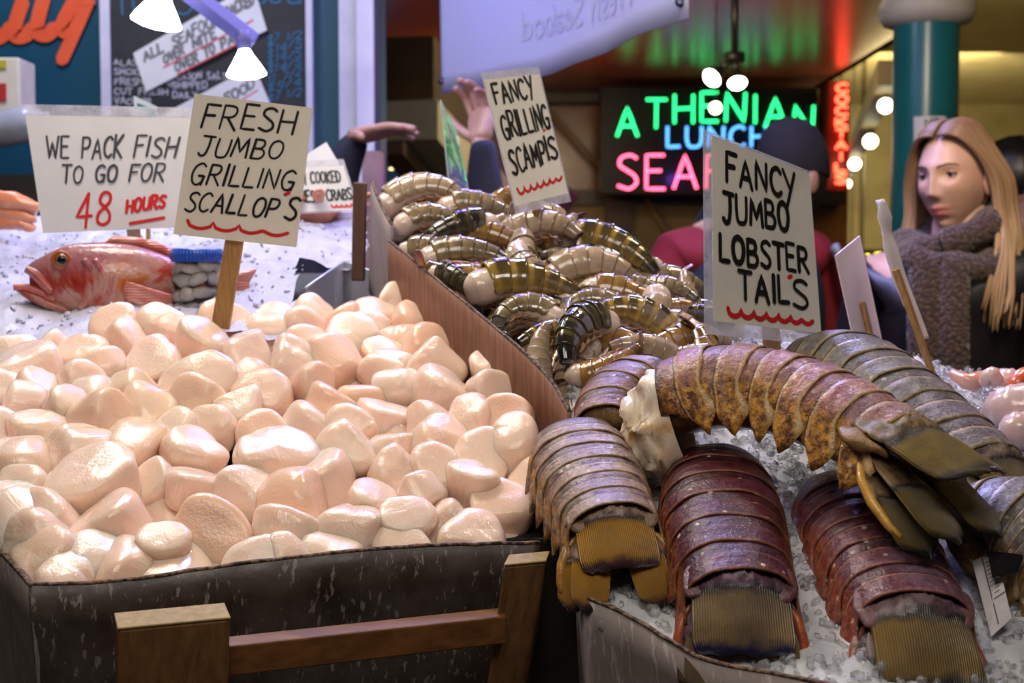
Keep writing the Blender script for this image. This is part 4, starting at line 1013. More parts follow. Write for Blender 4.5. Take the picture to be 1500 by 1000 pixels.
loft('body', [(53, 394, 402, .004), (60, 388, 412, .009), (72, 382, 424, .015), (88, 374, 440, .021), (106, 367, 454, .026), (130, 364, 464, .031), (160, 363, 467, .034), (195, 366, 464, .034), (230, 376, 455, .030), (262, 390, 444, .024), (300, 404, 432, .014), (330, 410, 428, .008)], M_FISH)
loft('lower_jaw', [(37, 418, 424, .006), (45, 419, 430, .011), (60, 424, 440, .014), (80, 432, 450, .017), (105, 440, 460, .018)], M_FISH)
loft('mouth_cavity', [(56, 402, 420, .006), (66, 402, 426, .010), (80, 406, 436, .013), (96, 410, 444, .013)], M_MOUTH)
mb = MB()
def strip(name, pts, wd, n0, th, mat):
    """a raised plate on the side of the fish"""
    mb = MB(); P = catmull([fp(a, b, n0(a) if callable(n0) else n0) for a, b in pts], 5); k = len(P)
    mb.tube(P, [wd[0]+(wd[1]-wd[0])*i/(k-1) for i in range(k)], 10, flat=1.0); return mb.build(name, mat, fish, world=False)
strip('upper_lip', [(52, 397), (62, 402), (74, 414), (86, 426)], (.0045, .0085), .013, .004, M_FISH)
strip('lower_lip', [(36, 420), (52, 420), (70, 426), (90, 436)], (.004, .005), .010, .004, mottled('fish_lip', (.55, .10, .07), (.62, .26, .2), 40, .25))
for k, (X0, Y0, X1, Y1, X2, Y2, n0) in enumerate(((142, 385, 155, 425, 135, 455, .034), (128, 385, 138, 418, 122, 448, .0315))):
    strip('gill_cover', [(X0, Y0), ((X0+X1)/2+6, (Y0+Y1)/2), (X1, Y1), ((X1+X2)/2+4, (Y1+Y2)/2), (X2, Y2)], (.004, .004), n0-.004, .004, M_FISH)
ey = MB(); M = Matrix((FX, FZ, FN)).transposed(); ey.ball(fp(99, 386, .0225), (.0085, .0085, .005), 18, 10, M)
eo = ey.build('eye', plain('fish_eye', (.22, .09, .02), .08, coat=1.0), fish, world=False); ey = MB(); ey.ball(fp(100, 386, .0268), (.0052, .0056, .0016), 14, 8, M); ey.build('pupil', plain('fish_pupil', (.006, .008, .012), .06), eo, world=False)
ey = MB(); ring = [fp(99+11.0*math.cos(a), 386+10.0*math.sin(a), .0215) for a in [i*2*PI/20 for i in range(21)]]; ey.tube(ring, .0024, 8, cap=False); ey.build('eye_ring', plain('fish_eye_ring', (.40, .10, .04), .25), fish, world=False)
def fin(name, root_pts, tip_pts, n0, n1, mat):
    a = catmull([fp(x, y, n0) for x, y in root_pts], 6); b = catmull([fp(x, y, n1) for x, y in tip_pts], 6); V, Fc = [], []; m = min(len(a), len(b)); nr = 9
    for i in range(m):
        for j in range(nr):
            t = j/(nr-1); q = a[i].lerp(b[i], t); V.append(q+FN*(.0018*math.sin(i*1.3)*t+.004*math.sin(t*PI)))
    for i in range(m-1):
        for j in range(nr-1): Fc.append((i*nr+j, i*nr+j+1, (i+1)*nr+j+1, (i+1)*nr+j))
    o = make(name, V, Fc, mat, fish, world=False); solid(o, .0014)
fin('pectoral_fin', [(184, 412), (180, 424), (182, 436)], [(262, 436), (256, 450), (240, 456)], .036, .036, M_FIN)
fin('dorsal_fin', [(150, 366), (190, 367), (225, 376), (255, 388)], [(168, 356), (205, 358), (238, 368), (264, 382)], 0, .002, M_FIN)
fin('tail_fin', [(322, 408), (328, 419), (322, 430)], [(365, 396), (352, 420), (365, 446)], 0, .004, M_FIN)

# ------------------------------------------------------------------ jar of oysters
jb = at(290, 462, 1.545); jr = 37*1.545/FOC; jh = .072
jar = thing('plastic_jar', 'clear jar with a blue lid full of grey oysters between fish and sign stick', 'jar', jb)
mb = MB(); J = [(0, .0), (jr*.9, 0), (jr, .006), (jr, jh*.86), (jr*.93, jh*.94), (jr*.86, jh*.97), (jr*.86, jh*1.04)]
mb.lathe((0, 0, 0), J, 36); M_JAR = NT('clear_plastic'); M_JAR.set(color=(.96, .97, .98), rough=.05, trans=1.0, ior=1.12); o = mb.build('jar_body', M_JAR.m, jar, world=False)
mb = MB(); z = jh*.93; mb.lathe((0, 0, 0), [(jr*1.0, z), (jr*1.02, z+.004), (jr*1.02, z+.013), (jr*.96, z+.0165), (0, z+.017)], 48)
for i in range(48):
    a = 2*PI*i/48; mb.box((jr*1.022*math.cos(a), jr*1.022*math.sin(a), z+.008), (.0012, .0016, .010), Matrix.Rotation(a, 3, 'Z'))
mb.build('lid', plain('blue_lid', (.010, .075, .45), .3, coat=.3), jar, smooth=True, world=False)
M_OYST = mottled('oyster_flesh', (.30, .30, .25), (.52, .50, .43), 50, .25, .4, coat=.4)
rr = random.Random(5); k = 0
for lz in (.010, .028, .046, .060):
    for i in range(6):
        a = i*PI/3+lz*40; mb = MB(); c = Vector((math.cos(a)*jr*.60, math.sin(a)*jr*.60, lz+rr.uniform(-.002, .002)))
        mb.ball((0, 0, 0), (.0135*rr.uniform(.85, 1.15), .0085, .0080*rr.uniform(.9, 1.2)), 14, 9, Euler((rr.uniform(-.4, .4), rr.uniform(-.4, .4), a+PI/2+rr.uniform(-.4, .4))).to_matrix())
        for q, v in enumerate(mb.V): v = Vector(v); mb.V[q] = tuple(v*(1+.35*mnoise.noise(v*90+Vector((k, 0, 0)))))
        o = mb.build('oyster', M_OYST, world=False, origin=(0, 0, 0)); o.location = jb+c; tag(o, 'grey shucked oyster packed inside the blue-lidded jar', 'oyster', 'oysters in the jar'); k += 1
# ------------------------------------------------------------------ price signs
def cardmat(name, c, c2):
    n = NT(name); n.set(color=n.ramp(n.noise(12, 5), [(.3, c), (.75, c2)]), rough=.42); n.bump(n.noise(25, 3), .08, .002); return n.m
M_CARD = cardmat('cream_card', (.76, .73, .64), (.83, .80, .71)); M_CARDW = cardmat('white_card', (.66, .66, .70), (.74, .74, .78))
M_INK = plain('black_marker', (.010, .010, .011), .35); M_RED = plain('red_marker', (.62, .018, .022), .4); M_INKG = plain('grey_marker', (.055, .06, .075), .4)
def filmmat():
    n = NT('plastic_sleeve'); t = n.t; tr = t.nodes.new('ShaderNodeBsdfTransparent'); mx = t.nodes.new('ShaderNodeMixShader')
    n.set(color=(.75, .74, .82), rough=.12, coat=.6); f = n.ramp(n.noise(45, 5, .7), [(.35, .30), (.7, .62)]); n.bump(n.noise(60, 5), .4, .002)
    t.links.new(f, mx.inputs[0]); t.links.new(tr.outputs[0], mx.inputs[1]); t.links.new(n.b.outputs[0], mx.inputs[2]); t.links.new(mx.outputs[0], n.out.inputs[0]); return n.m
M_FILM = filmmat()
def sign(name, label, q, lines, reds, mat, sleeve=None, stick=None, ink=None, pen=.0035, seedv=0, rpen=None, base=None):
    sh = Sheet(q); th = thing(name, label, 'sign', base if base is not None else sh.p(.5, 0)); rr = random.Random(seedv)
    mb = MB(); sh.slab(mb); o = mb.build('card', mat, th, smooth=False)
    for nm, L, m, w in (('lettering', lines, ink or M_INK, pen), ('red_marking', reds, M_RED, rpen or pen*1.15)):
        if not L: continue
        S = []
        for l in L:
            if l[0] == 'wavy': S += wavy(l[1]*sh.w, l[2]*sh.w, l[3]*sh.h, l[4]*sh.h, l[5], l[6]*sh.h if len(l) > 6 else 0)
            elif l[0] == 'line': S.append([(a*sh.w, b*sh.h) for a, b in l[1:]])
            else: S += sh.text(l[0], *l[1:5], slant=l[5] if len(l) > 5 else .12, jit=.05, rr=rr, rise=(l[6]*sh.h if len(l) > 6 else 0))
        mb = MB(); ribbons(mb, S, w, sh.fn, rr=rr); mb.build(nm, m, th, smooth=False)
    if sleeve:
        a0, a1, b0, b1 = sleeve; mb = MB()
        for r_ in ((a0, a1, 1.0, b1), (a0, a1, b0, 0.0), (a0, 0.0, 0, 1), (1.0, a1, 0, 1)):
            if r_[1]-r_[0] > .004 and r_[3]-r_[2] > .004: sh.slab(mb, r_[0], r_[1], r_[2], r_[3], .0004, .0003)
        mb.build('sleeve', M_FILM, th, smooth=False)
    if stick:
        p0, p1, w, d = stick; p0, p1 = Vector(p0), Vector(p1); ax = (p0-p1).normalized(); sd = (sh.p(1, .5)-sh.p(0, .5)).normalized(); sd = (sd-ax*ax.dot(sd)).normalized(); nn = sd.cross(ax).normalized()
        mb = MB(); f = lambda p: [p-sd*w/2-nn*d/2, p+sd*w/2-nn*d/2, p+sd*w/2+nn*d/2, p-sd*w/2+nn*d/2]
        mb.hexa(f(p1), f(p0)); o = mb.build('stick', M_STICK, th, smooth=False); bev(o, .0008)
    return th, sh
Y0 = 1.36
q = [at(285, 137, Y0+.01), at(458, 158, Y0), at(434, 362, Y0), at(254, 343, Y0+.01)]
sc_b = PILE.hit(325, 470); top = at(352, 300, Y0+.012); bot = at(323, 480, sc_b.y+.004)
sign('scallop_sign', 'cream card on a wooden stick reading FRESH JUMBO GRILLING SCALLOPS, stuck in the scallops', q,
     [('FRESH', .10, .86, .775, .945, .14, .03), ('JUMBO', .10, .78, .565, .70, .2, .05), ('GRILLING', .07, .91, .37, .515, .18, .03), ('SCALLOP', .06, .80, .175, .315, .22, .02), ('S', .875, .96, .185, .335, .2)],
     [('line', (.86, .365), (.89, .38)), ('wavy', .10, .92, .085, .026, 3.98, .01)], M_CARD, None, (top, bot, 27*Y0/FOC, .006), pen=.0028, seedv=4, rpen=.0042, base=bot)
q = [at(37, 168, 1.66), at(280, 172, 1.66), at(256, 333, 1.63), at(63, 341, 1.63)]
sign('packing_sign', 'white sleeved card reading WE PACK FISH TO GO FOR 48 HOURS behind the fish', q,
     [('WE', .10, .24, .63, .82, .1), ('PACK', .33, .585, .63, .82, .1), ('FISH', .665, .93, .64, .82, .12), ('TO', .18, .32, .42, .57, .15), ('GO', .41, .55, .42, .57, .12), ('FOR', .64, .87, .42, .57, .12)],
     [('48', .26, .50, .06, .35, .12), ('HOURS', .63, .90, .14, .25, .06, .05), ('line', (.66, .05), (.76, .065), (.91, .09))], M_CARDW, (0, 1, 0, 1.09), (at(192, 300, 1.66), at(198, 362, 1.74), 20*1.66/FOC, .004), ink=M_INKG, pen=.0031, seedv=7, rpen=.0045)
q = [at(709, 116, 1.50), at(790, 108, 1.58), at(832, 283, 1.57), at(755, 301, 1.49)]
sign('scampi_sign', 'tall cream card in a sleeve reading FANCY GRILLING SCAMPIS, stuck in the shrimp heap', q,
     [('FANCY', .10, .82, .80, .965, -.05, .02), ('GRILLING', .10, .96, .515, .71, -.02, .045), ('SCAMPI', .09, .80, .24, .43, 0, .05), ('S', .84, .97, .295, .48, 0)],
     [('line', (.82, .53), (.85, .54)), ('wavy', .10, .95, .10, .026, 6.98, .045)], M_CARD, (-.03, 1.02, -.07, 1.055), (at(778, 285, 1.545), at(806, 360, 1.56), .013, .006), pen=.0040, seedv=9, rpen=.0034)
q = [at(1043, 198, 1.24), at(1186, 254, 1.345), at(1203, 488, 1.345), at(1046, 470, 1.24)]
sign('lobster_sign', 'large cream sleeved card reading FANCY JUMBO LOBSTER TAILS behind the arched lobster tail', q,
     [('FANC', .13, .67, .775, .93, 0, .02), ('Y', .70, .82, .77, .97, 0), ('JUMBO', .09, .73, .555, .71, 0, .035), ('LOBSTER', .06, .90, .335, .485, 0, .03), ('TAIL', .22, .69, .135, .29, 0, .02), ('S', .735, .875, .145, .315, 0)],
     [('line', (.70, .315), (.73, .325)), ('wavy', .12, .92, .060, .022, 6.98, .01)], M_CARD, (-.085, 1.0, -.075, 1.015), (at(1128, 470, 1.31), at(1134, 545, 1.33), 31*1.3/FOC, .006), pen=.0052, seedv=12, rpen=.0050)
# narrow sign seen nearly edge-on
q = [at(646, 146, 1.78), at(670, 195, 1.96), at(690, 292, 1.97), at(660, 292, 1.78)]
sign('shrimp_sign', 'narrow sleeved sign seen nearly edge-on with green and blue writing behind the shrimp', q, [], [], plain('pale_green_card', (.50, .62, .58), .2, coat=.5), None, None)
sh = Sheet(q); rr = random.Random(2)
for nm, b0, m in (('green_lettering', .42, plain('green_marker', (.02, .38, .14), .4)), ('blue_lettering', .05, plain('blue_marker', (.03, .16, .60), .4))):
    mb = MB(); S = []
    for k in range(2): S += sh.text('LARGE' if k else 'FRESH', .12, .9, b0+k*.2, b0+k*.2+.14, jit=.05, rr=rr)
    ribbons(mb, S, .006, sh.fn); mb.build(nm, m, [o for o in col.objects if o.name.startswith('shrimp_sign')][0], smooth=False)
def add_stick(prefix, a, b, r=.004):
    th = [o for o in col.objects if o.name == prefix][0]; mb = MB(); mb.tube([a, b], r, 6); mb.build('stick', M_STICK, th, smooth=False)
add_stick('shrimp_sign', sh.p(.3, .1, -.006), sh.p(.3, -.9, -.006))
# cooked crab sign and a blank one behind
q = [at(400, 246, 1.98), at(503, 242, 1.98), at(523, 306, 1.96), at(404, 312, 1.96)]
sign('crab_sign', 'small white sleeved sign reading FRESH COOKED DUNGENESS CRABS by the cooked crab', q,
     [('FRESH', .06, .42, .60, .84, .1), ('COOKED', .50, .90, .62, .86, .1), ('DUNGENESS', .0, .56, .20, .44, .1), ('CRABS', .66, .98, .22, .46, .1)], [('wavy', .70, .95, .09, .03, 4)], M_CARDW, (-.03, 1.03, -.04, 1.14), pen=.0030, seedv=3)
q = [at(430, 238, 2.05), at(478, 208, 2.05), at(500, 245, 2.03), at(440, 272, 2.03)]
sign('price_sign', 'white tilted card behind the cooked crab sign', q, [('10', .3, .6, .3, .6)], [], M_CARDW, None, None, ink=M_INKG, pen=.003)
# two signs at the right seen from behind
q = [at(1224, 374, 1.46), at(1260, 345, 1.53), at(1293, 502, 1.53), at(1252, 502, 1.46)]
th, sh = sign('sign_card', 'pinkish white card seen from behind with its stick taped on, right of the lobster sign', q, [], [], cardmat('pink_card', (.62, .50, .55), (.70, .58, .63)), None, None)
mb = MB(); a, b = sh.p(.50, .42), sh.p(.60, -.5); u = (sh.p(1, .5)-sh.p(0, .5)).normalized()*.006; n_ = sh.n*.005
mb.hexa([b-u, b+u, b+u+n_, b-u+n_], [a-u, a+u, a+u+n_, a-u+n_]); o = mb.build('stick', M_STICK, th, smooth=False); bev(o, .002)
e = thing('sign_card', 'thin torn-edged sign on a stick seen edge-on in front of the woman', 'sign', at(1360, 530, 1.5))
P = catmull([at(1290, 292, 1.50), at(1299, 352, 1.50), at(1316, 410, 1.50), at(1336, 460, 1.50), at(1350, 496, 1.50)], 6)
V, Fc = [], []
for i, p in enumerate(P):
    w = interp(i/(len(P)-1), [0, .12, .2, .3, 1], [.003, .010, .006, .010, .008])
    V += [p-Vector((w, 0, 0))+Vector((0, -.01, mnoise.noise(p*90)*.003)), p+Vector((w, 0, 0)), p+Vector((w*.6, .028, .0))]
for i in range(len(P)-1): Fc += [(3*i, 3*i+1, 3*i+4, 3*i+3), (3*i+1, 3*i+2, 3*i+5, 3*i+4)]
o = make('card', V, Fc, cardmat('torn_card', (.66, .58, .62), (.76, .69, .72)), e); solid(o, .0015)
mb = MB(); mb.tube([at(1312, 395, 1.485), at(1336, 462, 1.487), at(1363, 540, 1.49), at(1378, 590, 1.494)], .0048, 6); mb.build('stick', M_STICK, e, smooth=False)
# ------------------------------------------------------------------ the market behind
def boxo(name, lo, hi, mat, parent=None):
    mb = MB(); c = [(a+b)/2 for a, b in zip(lo, hi)]; mb.box(c, [b-a for a, b in zip(lo, hi)]); return mb.build(name, mat, parent, smooth=False)
M_FLOOR = mottled('market_floor', (.045, .035, .03), (.08, .065, .055), 3, .5)
structure(boxo('floor', (-8, -2, -.1), (12, 22, 0), M_FLOOR))
WY = 3.40; wx = lambda px, Y=WY: (px-750)/FOC*Y
def wz(py, Y=WY): return at(750, py, Y).z
M_BLUE = mottled('blue_painted_wall', (.004, .055, .105), (.008, .075, .135), 3, .4)
structure(boxo('wall_back', (-4.5, WY, 0), (wx(560), WY+.14, 4.2), M_BLUE))
M_WHITEP = mottled('white_painted_post', (.52, .50, .66), (.66, .64, .78), 9, .5, .2)
structure(boxo('trim_1', (wx(159), WY-.03, 0), (wx(173), WY, 4.2), M_WHITEP))
structure(boxo('trim_2', (wx(454), WY-.03, 0), (wx(463), WY, 4.2), M_WHITEP))
structure(boxo('trim_3', (wx(503), WY-.05, 0), (wx(527), WY, 4.2), M_WHITEP))
structure(boxo('trim_4', (wx(529), WY-.07, 0), (wx(553), WY, 4.2), M_WHITEP))
structure(boxo('trim_5', (wx(553), WY-.04, 0), (wx(560), WY, 4.2), plain('dark_trim', (.03, .03, .06), .5)))
# orange script on the blue wall
M_ORANGE = mottled('orange_paint', (.72, .075, .025), (.80, .12, .04), 8, .45)
mb = MB(); fnw = lambda x, y: (Vector((x, WY-.004, y)), Vector((0, -1, 0)))
X, Z = wx, wz
_sl = [0]
def script(pts, w):
    S = [(p.x, p.z) for p in catmull([Vector((X(a), 0, Z(b))) for a, b in pts], 8)]; _sl[0] += 1; ribbons(mb, [S], w*WY/FOC, fnw, lift=.0008*_sl[0])
script([(-70, -40), (-90, 10), (-100, 48)], 21); script([(-60, 2), (-46, -4), (-44, 14), (-56, 52)], 20)
script([(-40, 18), (-20, -2), (-8, 0), (-10, 24), (-12, 50), (2, 58), (18, 50), (26, 40)], 20)
script([(44, 4), (32, 40), (34, 54), (48, 52), (58, 42)], 21); script([(50, -18), (53, -24)], 20)
script([(92, -60), (66, 30), (66, 48), (78, 52), (90, 42)], 21)
script([(118, 4), (102, 34), (102, 46), (112, 47), (122, 36)], 20); script([(138, 6), (118, 50), (100, 88)], 19); script([(126, 5), (146, 4)], 9)
tag(mb.build('wall_lettering', M_ORANGE, smooth=False), 'orange hand-painted script ending in ily on the blue wall at top left', 'lettering')
# chalkboard
cb = thing('chalkboard', 'black chalkboard with white and blue writing on the blue wall behind the lamps', 'chalkboard', (wx(313), WY-.02, wz(200)))
boxo('board', (wx(174), WY-.025, .9), (wx(453), WY-.002, 3.4), mottled('slate', (.008, .009, .013), (.022, .023, .030), 5, .6), cb)
fnc = lambda x, y: (Vector((x, WY-.026, y)), Vector((0, -1, 0)))
rr = random.Random(8); mb = MB(); S = []
for py, t in ((98, 'ALASKA'), (112, 'SMOKED'), (126, 'FRESH CRAB'), (140, 'CUT FRESH'), (154, 'VACUUM'), (168, 'PACKED')): S += lay_text(t, X(178), X(178+len(t)*8.5), Z(py), Z(py-9), jit=.12, rr=rr)
for py, t in ((118, 'SEASON SALT'), (132, 'SHIPPED'), (146, 'DAILY')): S += lay_text(t, X(262), X(262+len(t)*7), Z(py), Z(py-9), jit=.12, rr=rr)
ribbons(mb, S, .0035, fnc); mb.build('white_chalk', plain('white_chalk', (.42, .42, .50), .9), cb, smooth=False)
mb = MB(); S = []
for py in (68, 82, 96, 110, 124, 138, 152): S += lay_text(rr.choice(['$14/5', '11 7/2', '$7 1/2', '$19 7', '$9/4']), X(398), X(446), Z(py), Z(py-12), slant=.2, jit=.1, rr=rr, rise=.02)
ribbons(mb, S, .0035, fnc)
ribbons(mb, [[(p.x, p.z) for p in catmull([Vector((X(a), 0, Z(b))) for a, b in P], 6)] for P in (((190, -20), (191, 24)), ((205, -10), (208, 18)), ((258, 16), (280, 24), (292, 14)), ((385, -8), (382, 4), (392, 8), (400, -2)), ((408, -8), (404, 4), (414, 7), (420, -3), (418, -10)), ((428, -10), (430, 6), (444, 6), (446, -8), (447, 8)))], .006, fnc)
mb.build('blue_chalk', plain('blue_chalk', (.035, .14, .26), .9), cb, smooth=False)
# tilted paper notices on the board
def notice(label, q, lines, reds):
    q = [at(a, b, WY-.035) for a, b in q]; return sign('paper_notice', label, q, lines, reds, M_CARDW, ink=plain('faded_ink', (.16, .16, .18), .6), pen=.007, rpen=.004, seedv=5)
notice('tilted white paper reading ALL SEAFOOD OVER NITE, higher of two on the chalkboard', [(195, 78), (370, -24), (391, 44), (214, 134)],
       [('ALL', .06, .22, .66, .88), ('SEAFOOD', .30, .68, .62, .86), ('PACKED', .74, .97, .62, .84), ('OVER', .20, .36, .38, .58), ('NITE', .44, .62, .38, .58), ('OVER', .26, .44, .08, .28), ('TO', .50, .58, .08, .28), ('PACK', .64, .86, .08, .28)],
       [('line', (.18, .32), (.92, .32)), ('line', (.26, .02), (.90, .02))])
notice('tilted white paper reading SEAFOOD, lower of two on the chalkboard behind the scallop sign', [(215, 180), (372, 96), (395, 150), (245, 250)],
       [('SEAFOOD', .46, .94, .52, .74), ('SHIP', .08, .3, .52, .76)], [('line', (.62, .42), (.95, .42))])
# pendant lamps
M_BULB = glow('lamp_white', (.93, .98, 1), 9.0); M_ARM = plain('violet_painted_arm', (.10, .09, .30), .4)
def lamp(label, px, py, Y, r, tilt, arm):
    p = at(px, py, Y); t = thing('spot_lamp', label, 'lamp', p, 'spot lamps over the ice'); M = Euler(tilt).to_matrix()
    mb = MB(); mb.lathe((0, 0, 0), [(r*.22, r*1.32), (r*.30, r*1.15), (r*.50, r*.8), (r*.80, r*.35), (r*1.0, 0), (r*.96, -r*.12), (r*.5, -r*.26), (0, -r*.3)], 32, M); mb.build('bulb', M_BULB, t, world=False)
    mb = MB(); mb.lathe((0, 0, 0), [(r*.05, r*2.2), (r*.34, r*2.15), (r*.40, r*1.7), (r*.34, r*1.25), (r*.2, r*1.2)], 20, M); mb.build('socket', M_ARM, t, world=False)
    if arm:
        a, b = at(*arm[0]), at(*arm[1]); mb = MB(); mb.tube([a, b], .020, 4, up=(0, -.3, 1)); o = mb.build('arm', M_ARM, t, smooth=False); bev(o, .003)
    l = bpy.data.lights.new('spot_lamp_light', 'SPOT'); l.energy = 6; l.color = (.88, .95, 1); l.spot_size = 2.0; l.spot_blend = .6; l.shadow_soft_size = .04
    o = bpy.data.objects.new('spot_lamp_light', l); col.objects.link(o); o.location = p+M @ Vector((0, 0, -r*.6)); o.rotation_euler = tilt
lamp('glowing white spot lamp at the end of the violet arm before the chalkboard', 361, 108, 2.35, .037, (.1, -.06, 0), [(268, -18, 2.30), (372, 62, 2.36)])
lamp('glowing white spot lamp half above the frame, left of the violet arm', 229, 32, 2.25, .045, (.15, .25, 0), None)
# things on the shelf at far left
sh_ = boxo('shelf', (-2.6, 2.75, 1.2), (wx(150, 2.8), 3.2, at(0, 258, 2.8).z), M_COUNTER); tag(sh_, 'dark shelf under the blue wall at far left', 'shelf')
ct = thing('carton', 'white carton with a yellow and red label on the far left shelf', 'carton', at(8, 170, 3.0))
b0, b1 = at(-22, 175, 3.0), at(28, 84, 3.0); o = boxo('carton_body', (b0.x, 3.0, b0.z), (b1.x, 3.10, b1.z), mottled('carton_card', (.62, .55, .44), (.72, .66, .56), 20, .6), ct); bev(o, .004)
for nm, y0, y1, c in (('yellow_label', 88, 100, (.45, .42, .03)), ('red_label', 122, 148, (.45, .03, .03))):
    p0, p1 = at(-20, y1, 2.998), at(9, y0, 2.998); boxo(nm, (p0.x, 2.996, p0.z), (p1.x, 2.999, p1.z), plain(nm, c, .5), ct)
mb = MB(); p = at(22, 185, 2.9); mb.lathe((p.x, p.y, p.z), [(0, -.06), (.036, -.058), (.042, -.045), (.043, .03), (.040, .05), (.018, .07), (.016, .085), (0, .086)], 24, Matrix.Rotation(1.35, 3, 'Y')); 
tag(mb.build('plastic_bottle', mottled('milky_plastic', (.32, .34, .42), (.48, .48, .55), 20, .2)), 'milky plastic bottle lying on the far left shelf', 'bottle')
q = [at(196, 140, 1.95), at(230, 156, 1.95), at(230, 185, 1.95), at(197, 185, 1.95)]
th, shx = sign('teal_card', 'small tilted teal card standing behind the packing sign', q, [], [], plain('pale_frame', (.6, .68, .74), .3))
mb = MB(); shx.slab(mb, .15, .97, .12, .80, .001, .001); add_stick('teal_card', shx.p(.5, .2, -.006), shx.p(.5, -4.5, -.006)); mb.build('teal_panel', plain('teal_panel', (.01, .22, .26), .3), th, smooth=False)

# banner
def banner():
    n = NT('banner_vinyl'); t = n.t; tl = t.nodes.new('ShaderNodeBsdfTranslucent'); tl.inputs[0].default_value = (.62, .62, .80, 1); mx = t.nodes.new('ShaderNodeMixShader'); mx.inputs[0].default_value = .5
    n.set(color=(.66, .66, .82), rough=.35); t.links.new(n.b.outputs[0], mx.inputs[1]); t.links.new(tl.outputs[0], mx.inputs[2]); t.links.new(mx.outputs[0], n.out.inputs[0]); return n.m
bt = thing('banner', 'white vinyl banner hung overhead, its mirrored writing showing through', 'banner', at(800, 100, 2.5))
BL, BR = at(647, 138, 3.02), at(1008, 26, 2.12); V, Fc = [], []; nx, nz = 40, 14; bn = (BR-BL).cross(Vector((0, 0, 1))).normalized()
def bpt(a, b): # a along, b height in metres
    p = BL.lerp(BR, a); return p+Vector((0, 0, b-.10*4*a*(1-a)*.22*(1-b)))+bn*(.012*math.sin(a*9)+.006*math.sin(a*23+b*4))*(1-b*.5)
for i in range(nx+1):
    for j in range(nz+1): V.append(bpt(i/nx, j/nz*.62))
for i in range(nx):
    for j in range(nz): Fc.append((i*(nz+1)+j, (i+1)*(nz+1)+j, (i+1)*(nz+1)+j+1, i*(nz+1)+j+1))
o = make('vinyl', V, Fc, banner(), bt); solid(o, .0008)
def builtin_text(s, size):
    cu = bpy.data.curves.new('txt', 'FONT'); cu.body = s; cu.size = size; cu.resolution_u = 3; ob = bpy.data.objects.new('txt', cu); col.objects.link(ob)
    dg = bpy.context.evaluated_depsgraph_get(); me = bpy.data.meshes.new_from_object(ob.evaluated_get(dg)); V = [tuple(v.co) for v in me.vertices]; Fc = [tuple(p.vertices) for p in me.polygons]
    bpy.data.objects.remove(ob); bpy.data.meshes.remove(me); return V, Fc
M_FAINT = plain('faint_print', (.50, .50, .70), .5); fs = bn if bn.dot(EYE-BL) > 0 else -bn
for s, sz, a_end, b in (('Fresh Seafood', .085, .86, .10), ('Wild Salmon', .085, .80, .21)):
    mb = MB(); V, Fc = builtin_text(s, sz); mb.add([bpt(a_end-v[0]*.95, b+v[1]-.05*(a_end-v[0]))+fs*.003 for v in V], Fc); mb.build('mirrored_lettering', M_FAINT, bt, smooth=False)
M = Matrix.Rotation(PI/2, 3, 'X'); M_GROM = plain('dark_grommet', (.03, .03, .06), .4, metal=.8)
for a in (.02, .985): p = bpt(a, .03)+fs*.004; mb = MB(); mb.lathe(p, [(.004, -.001), (.009, -.001), (.009, .002), (.004, .002)], 14, M); mb.build('grommet', M_GROM, bt)

# ceiling and far hall
NY = 10.0
def ceil_mat():
    n = NT('glossy_red_ceiling'); n.set(color=n.ramp(n.noise(1.5, 3), [(.3, (.16, .035, .022)), (.7, (.24, .06, .035))]), rough=.27)
    return n.m
CZ = at(750, 112, NY).z
structure(boxo('ceiling', (-3.5, 3.56, CZ), (2.62, 22, CZ+.2), ceil_mat()))
M_CREAM = mottled('cream_ceiling', (.42, .34, .17), (.54, .46, .27), 2, .55)
structure(boxo('ceiling_hall', (2.62, 2.2, 4.1), (12, 22, 4.3), M_CREAM))
structure(boxo('ceiling_soffit', (2.55, 2.2, CZ), (2.62, 22, 4.2), M_CREAM))
structure(boxo('wall_far', (-8, 20, 0), (12, 20.2, 5), mottled('far_wall', (.16, .12, .05), (.30, .24, .11), 1.2, .6)))
structure(boxo('wall_right', (11, 2, 0), (11.2, 20, 5), M_CREAM))
# storefront that carries the neon, left and right of it
M_BROWN = NT('varnished_brown_front'); M_BROWN.set(color=M_BROWN.ramp(M_BROWN.noise(2.2, 4), [(.35, (.11, .035, .018)), (.65, (.22, .095, .035))]), rough=.22); M_BROWN = M_BROWN.m
def fx(px, Y): return (px-750)/FOC*Y
def fz(py, Y): return at(750, py, Y).z
structure(boxo('wall_storefront', (fx(560, 11), 11.0, 0), (fx(1240, 11), 11.2, CZ), M_BROWN))
M_TANW = mottled('tan_wall', (.24, .17, .085), (.34, .25, .13), 2, .5)
structure(boxo('wall_storefront_low', (fx(735, 10.9), 10.85, 0), (fx(1060, 10.9), 11.0, fz(285, 10.9)), M_TANW))
structure(boxo('trim_6', (fx(745, 10.8), 10.75, fz(150, 10.8)), (fx(882, 10.8), 11, fz(140, 10.8)), plain('black_trim', (.01, .008, .008), .4)))
structure(boxo('trim_7', (fx(835, 10.8), 10.75, fz(300, 10.8)), (fx(1235, 10.8), 11, fz(278, 10.8)), plain('black_sill', (.012, .008, .008), .4)))
structure(boxo('trim_8', (fx(886, 10.8), 10.7, 0), (fx(922, 10.8), 10.85, fz(290, 10.8)), plain('dark_red_post', (.06, .012, .01), .4)))
for k, (a, b) in enumerate((((795, 150), (880, 245)), ((945, 290), (1000, 380)))):
    mb = MB(); mb.tube([at(*a, 10.7), at(*b, 10.7)], .02, 6); structure(mb.build('trim_%d' % (9+k), M_TANW))
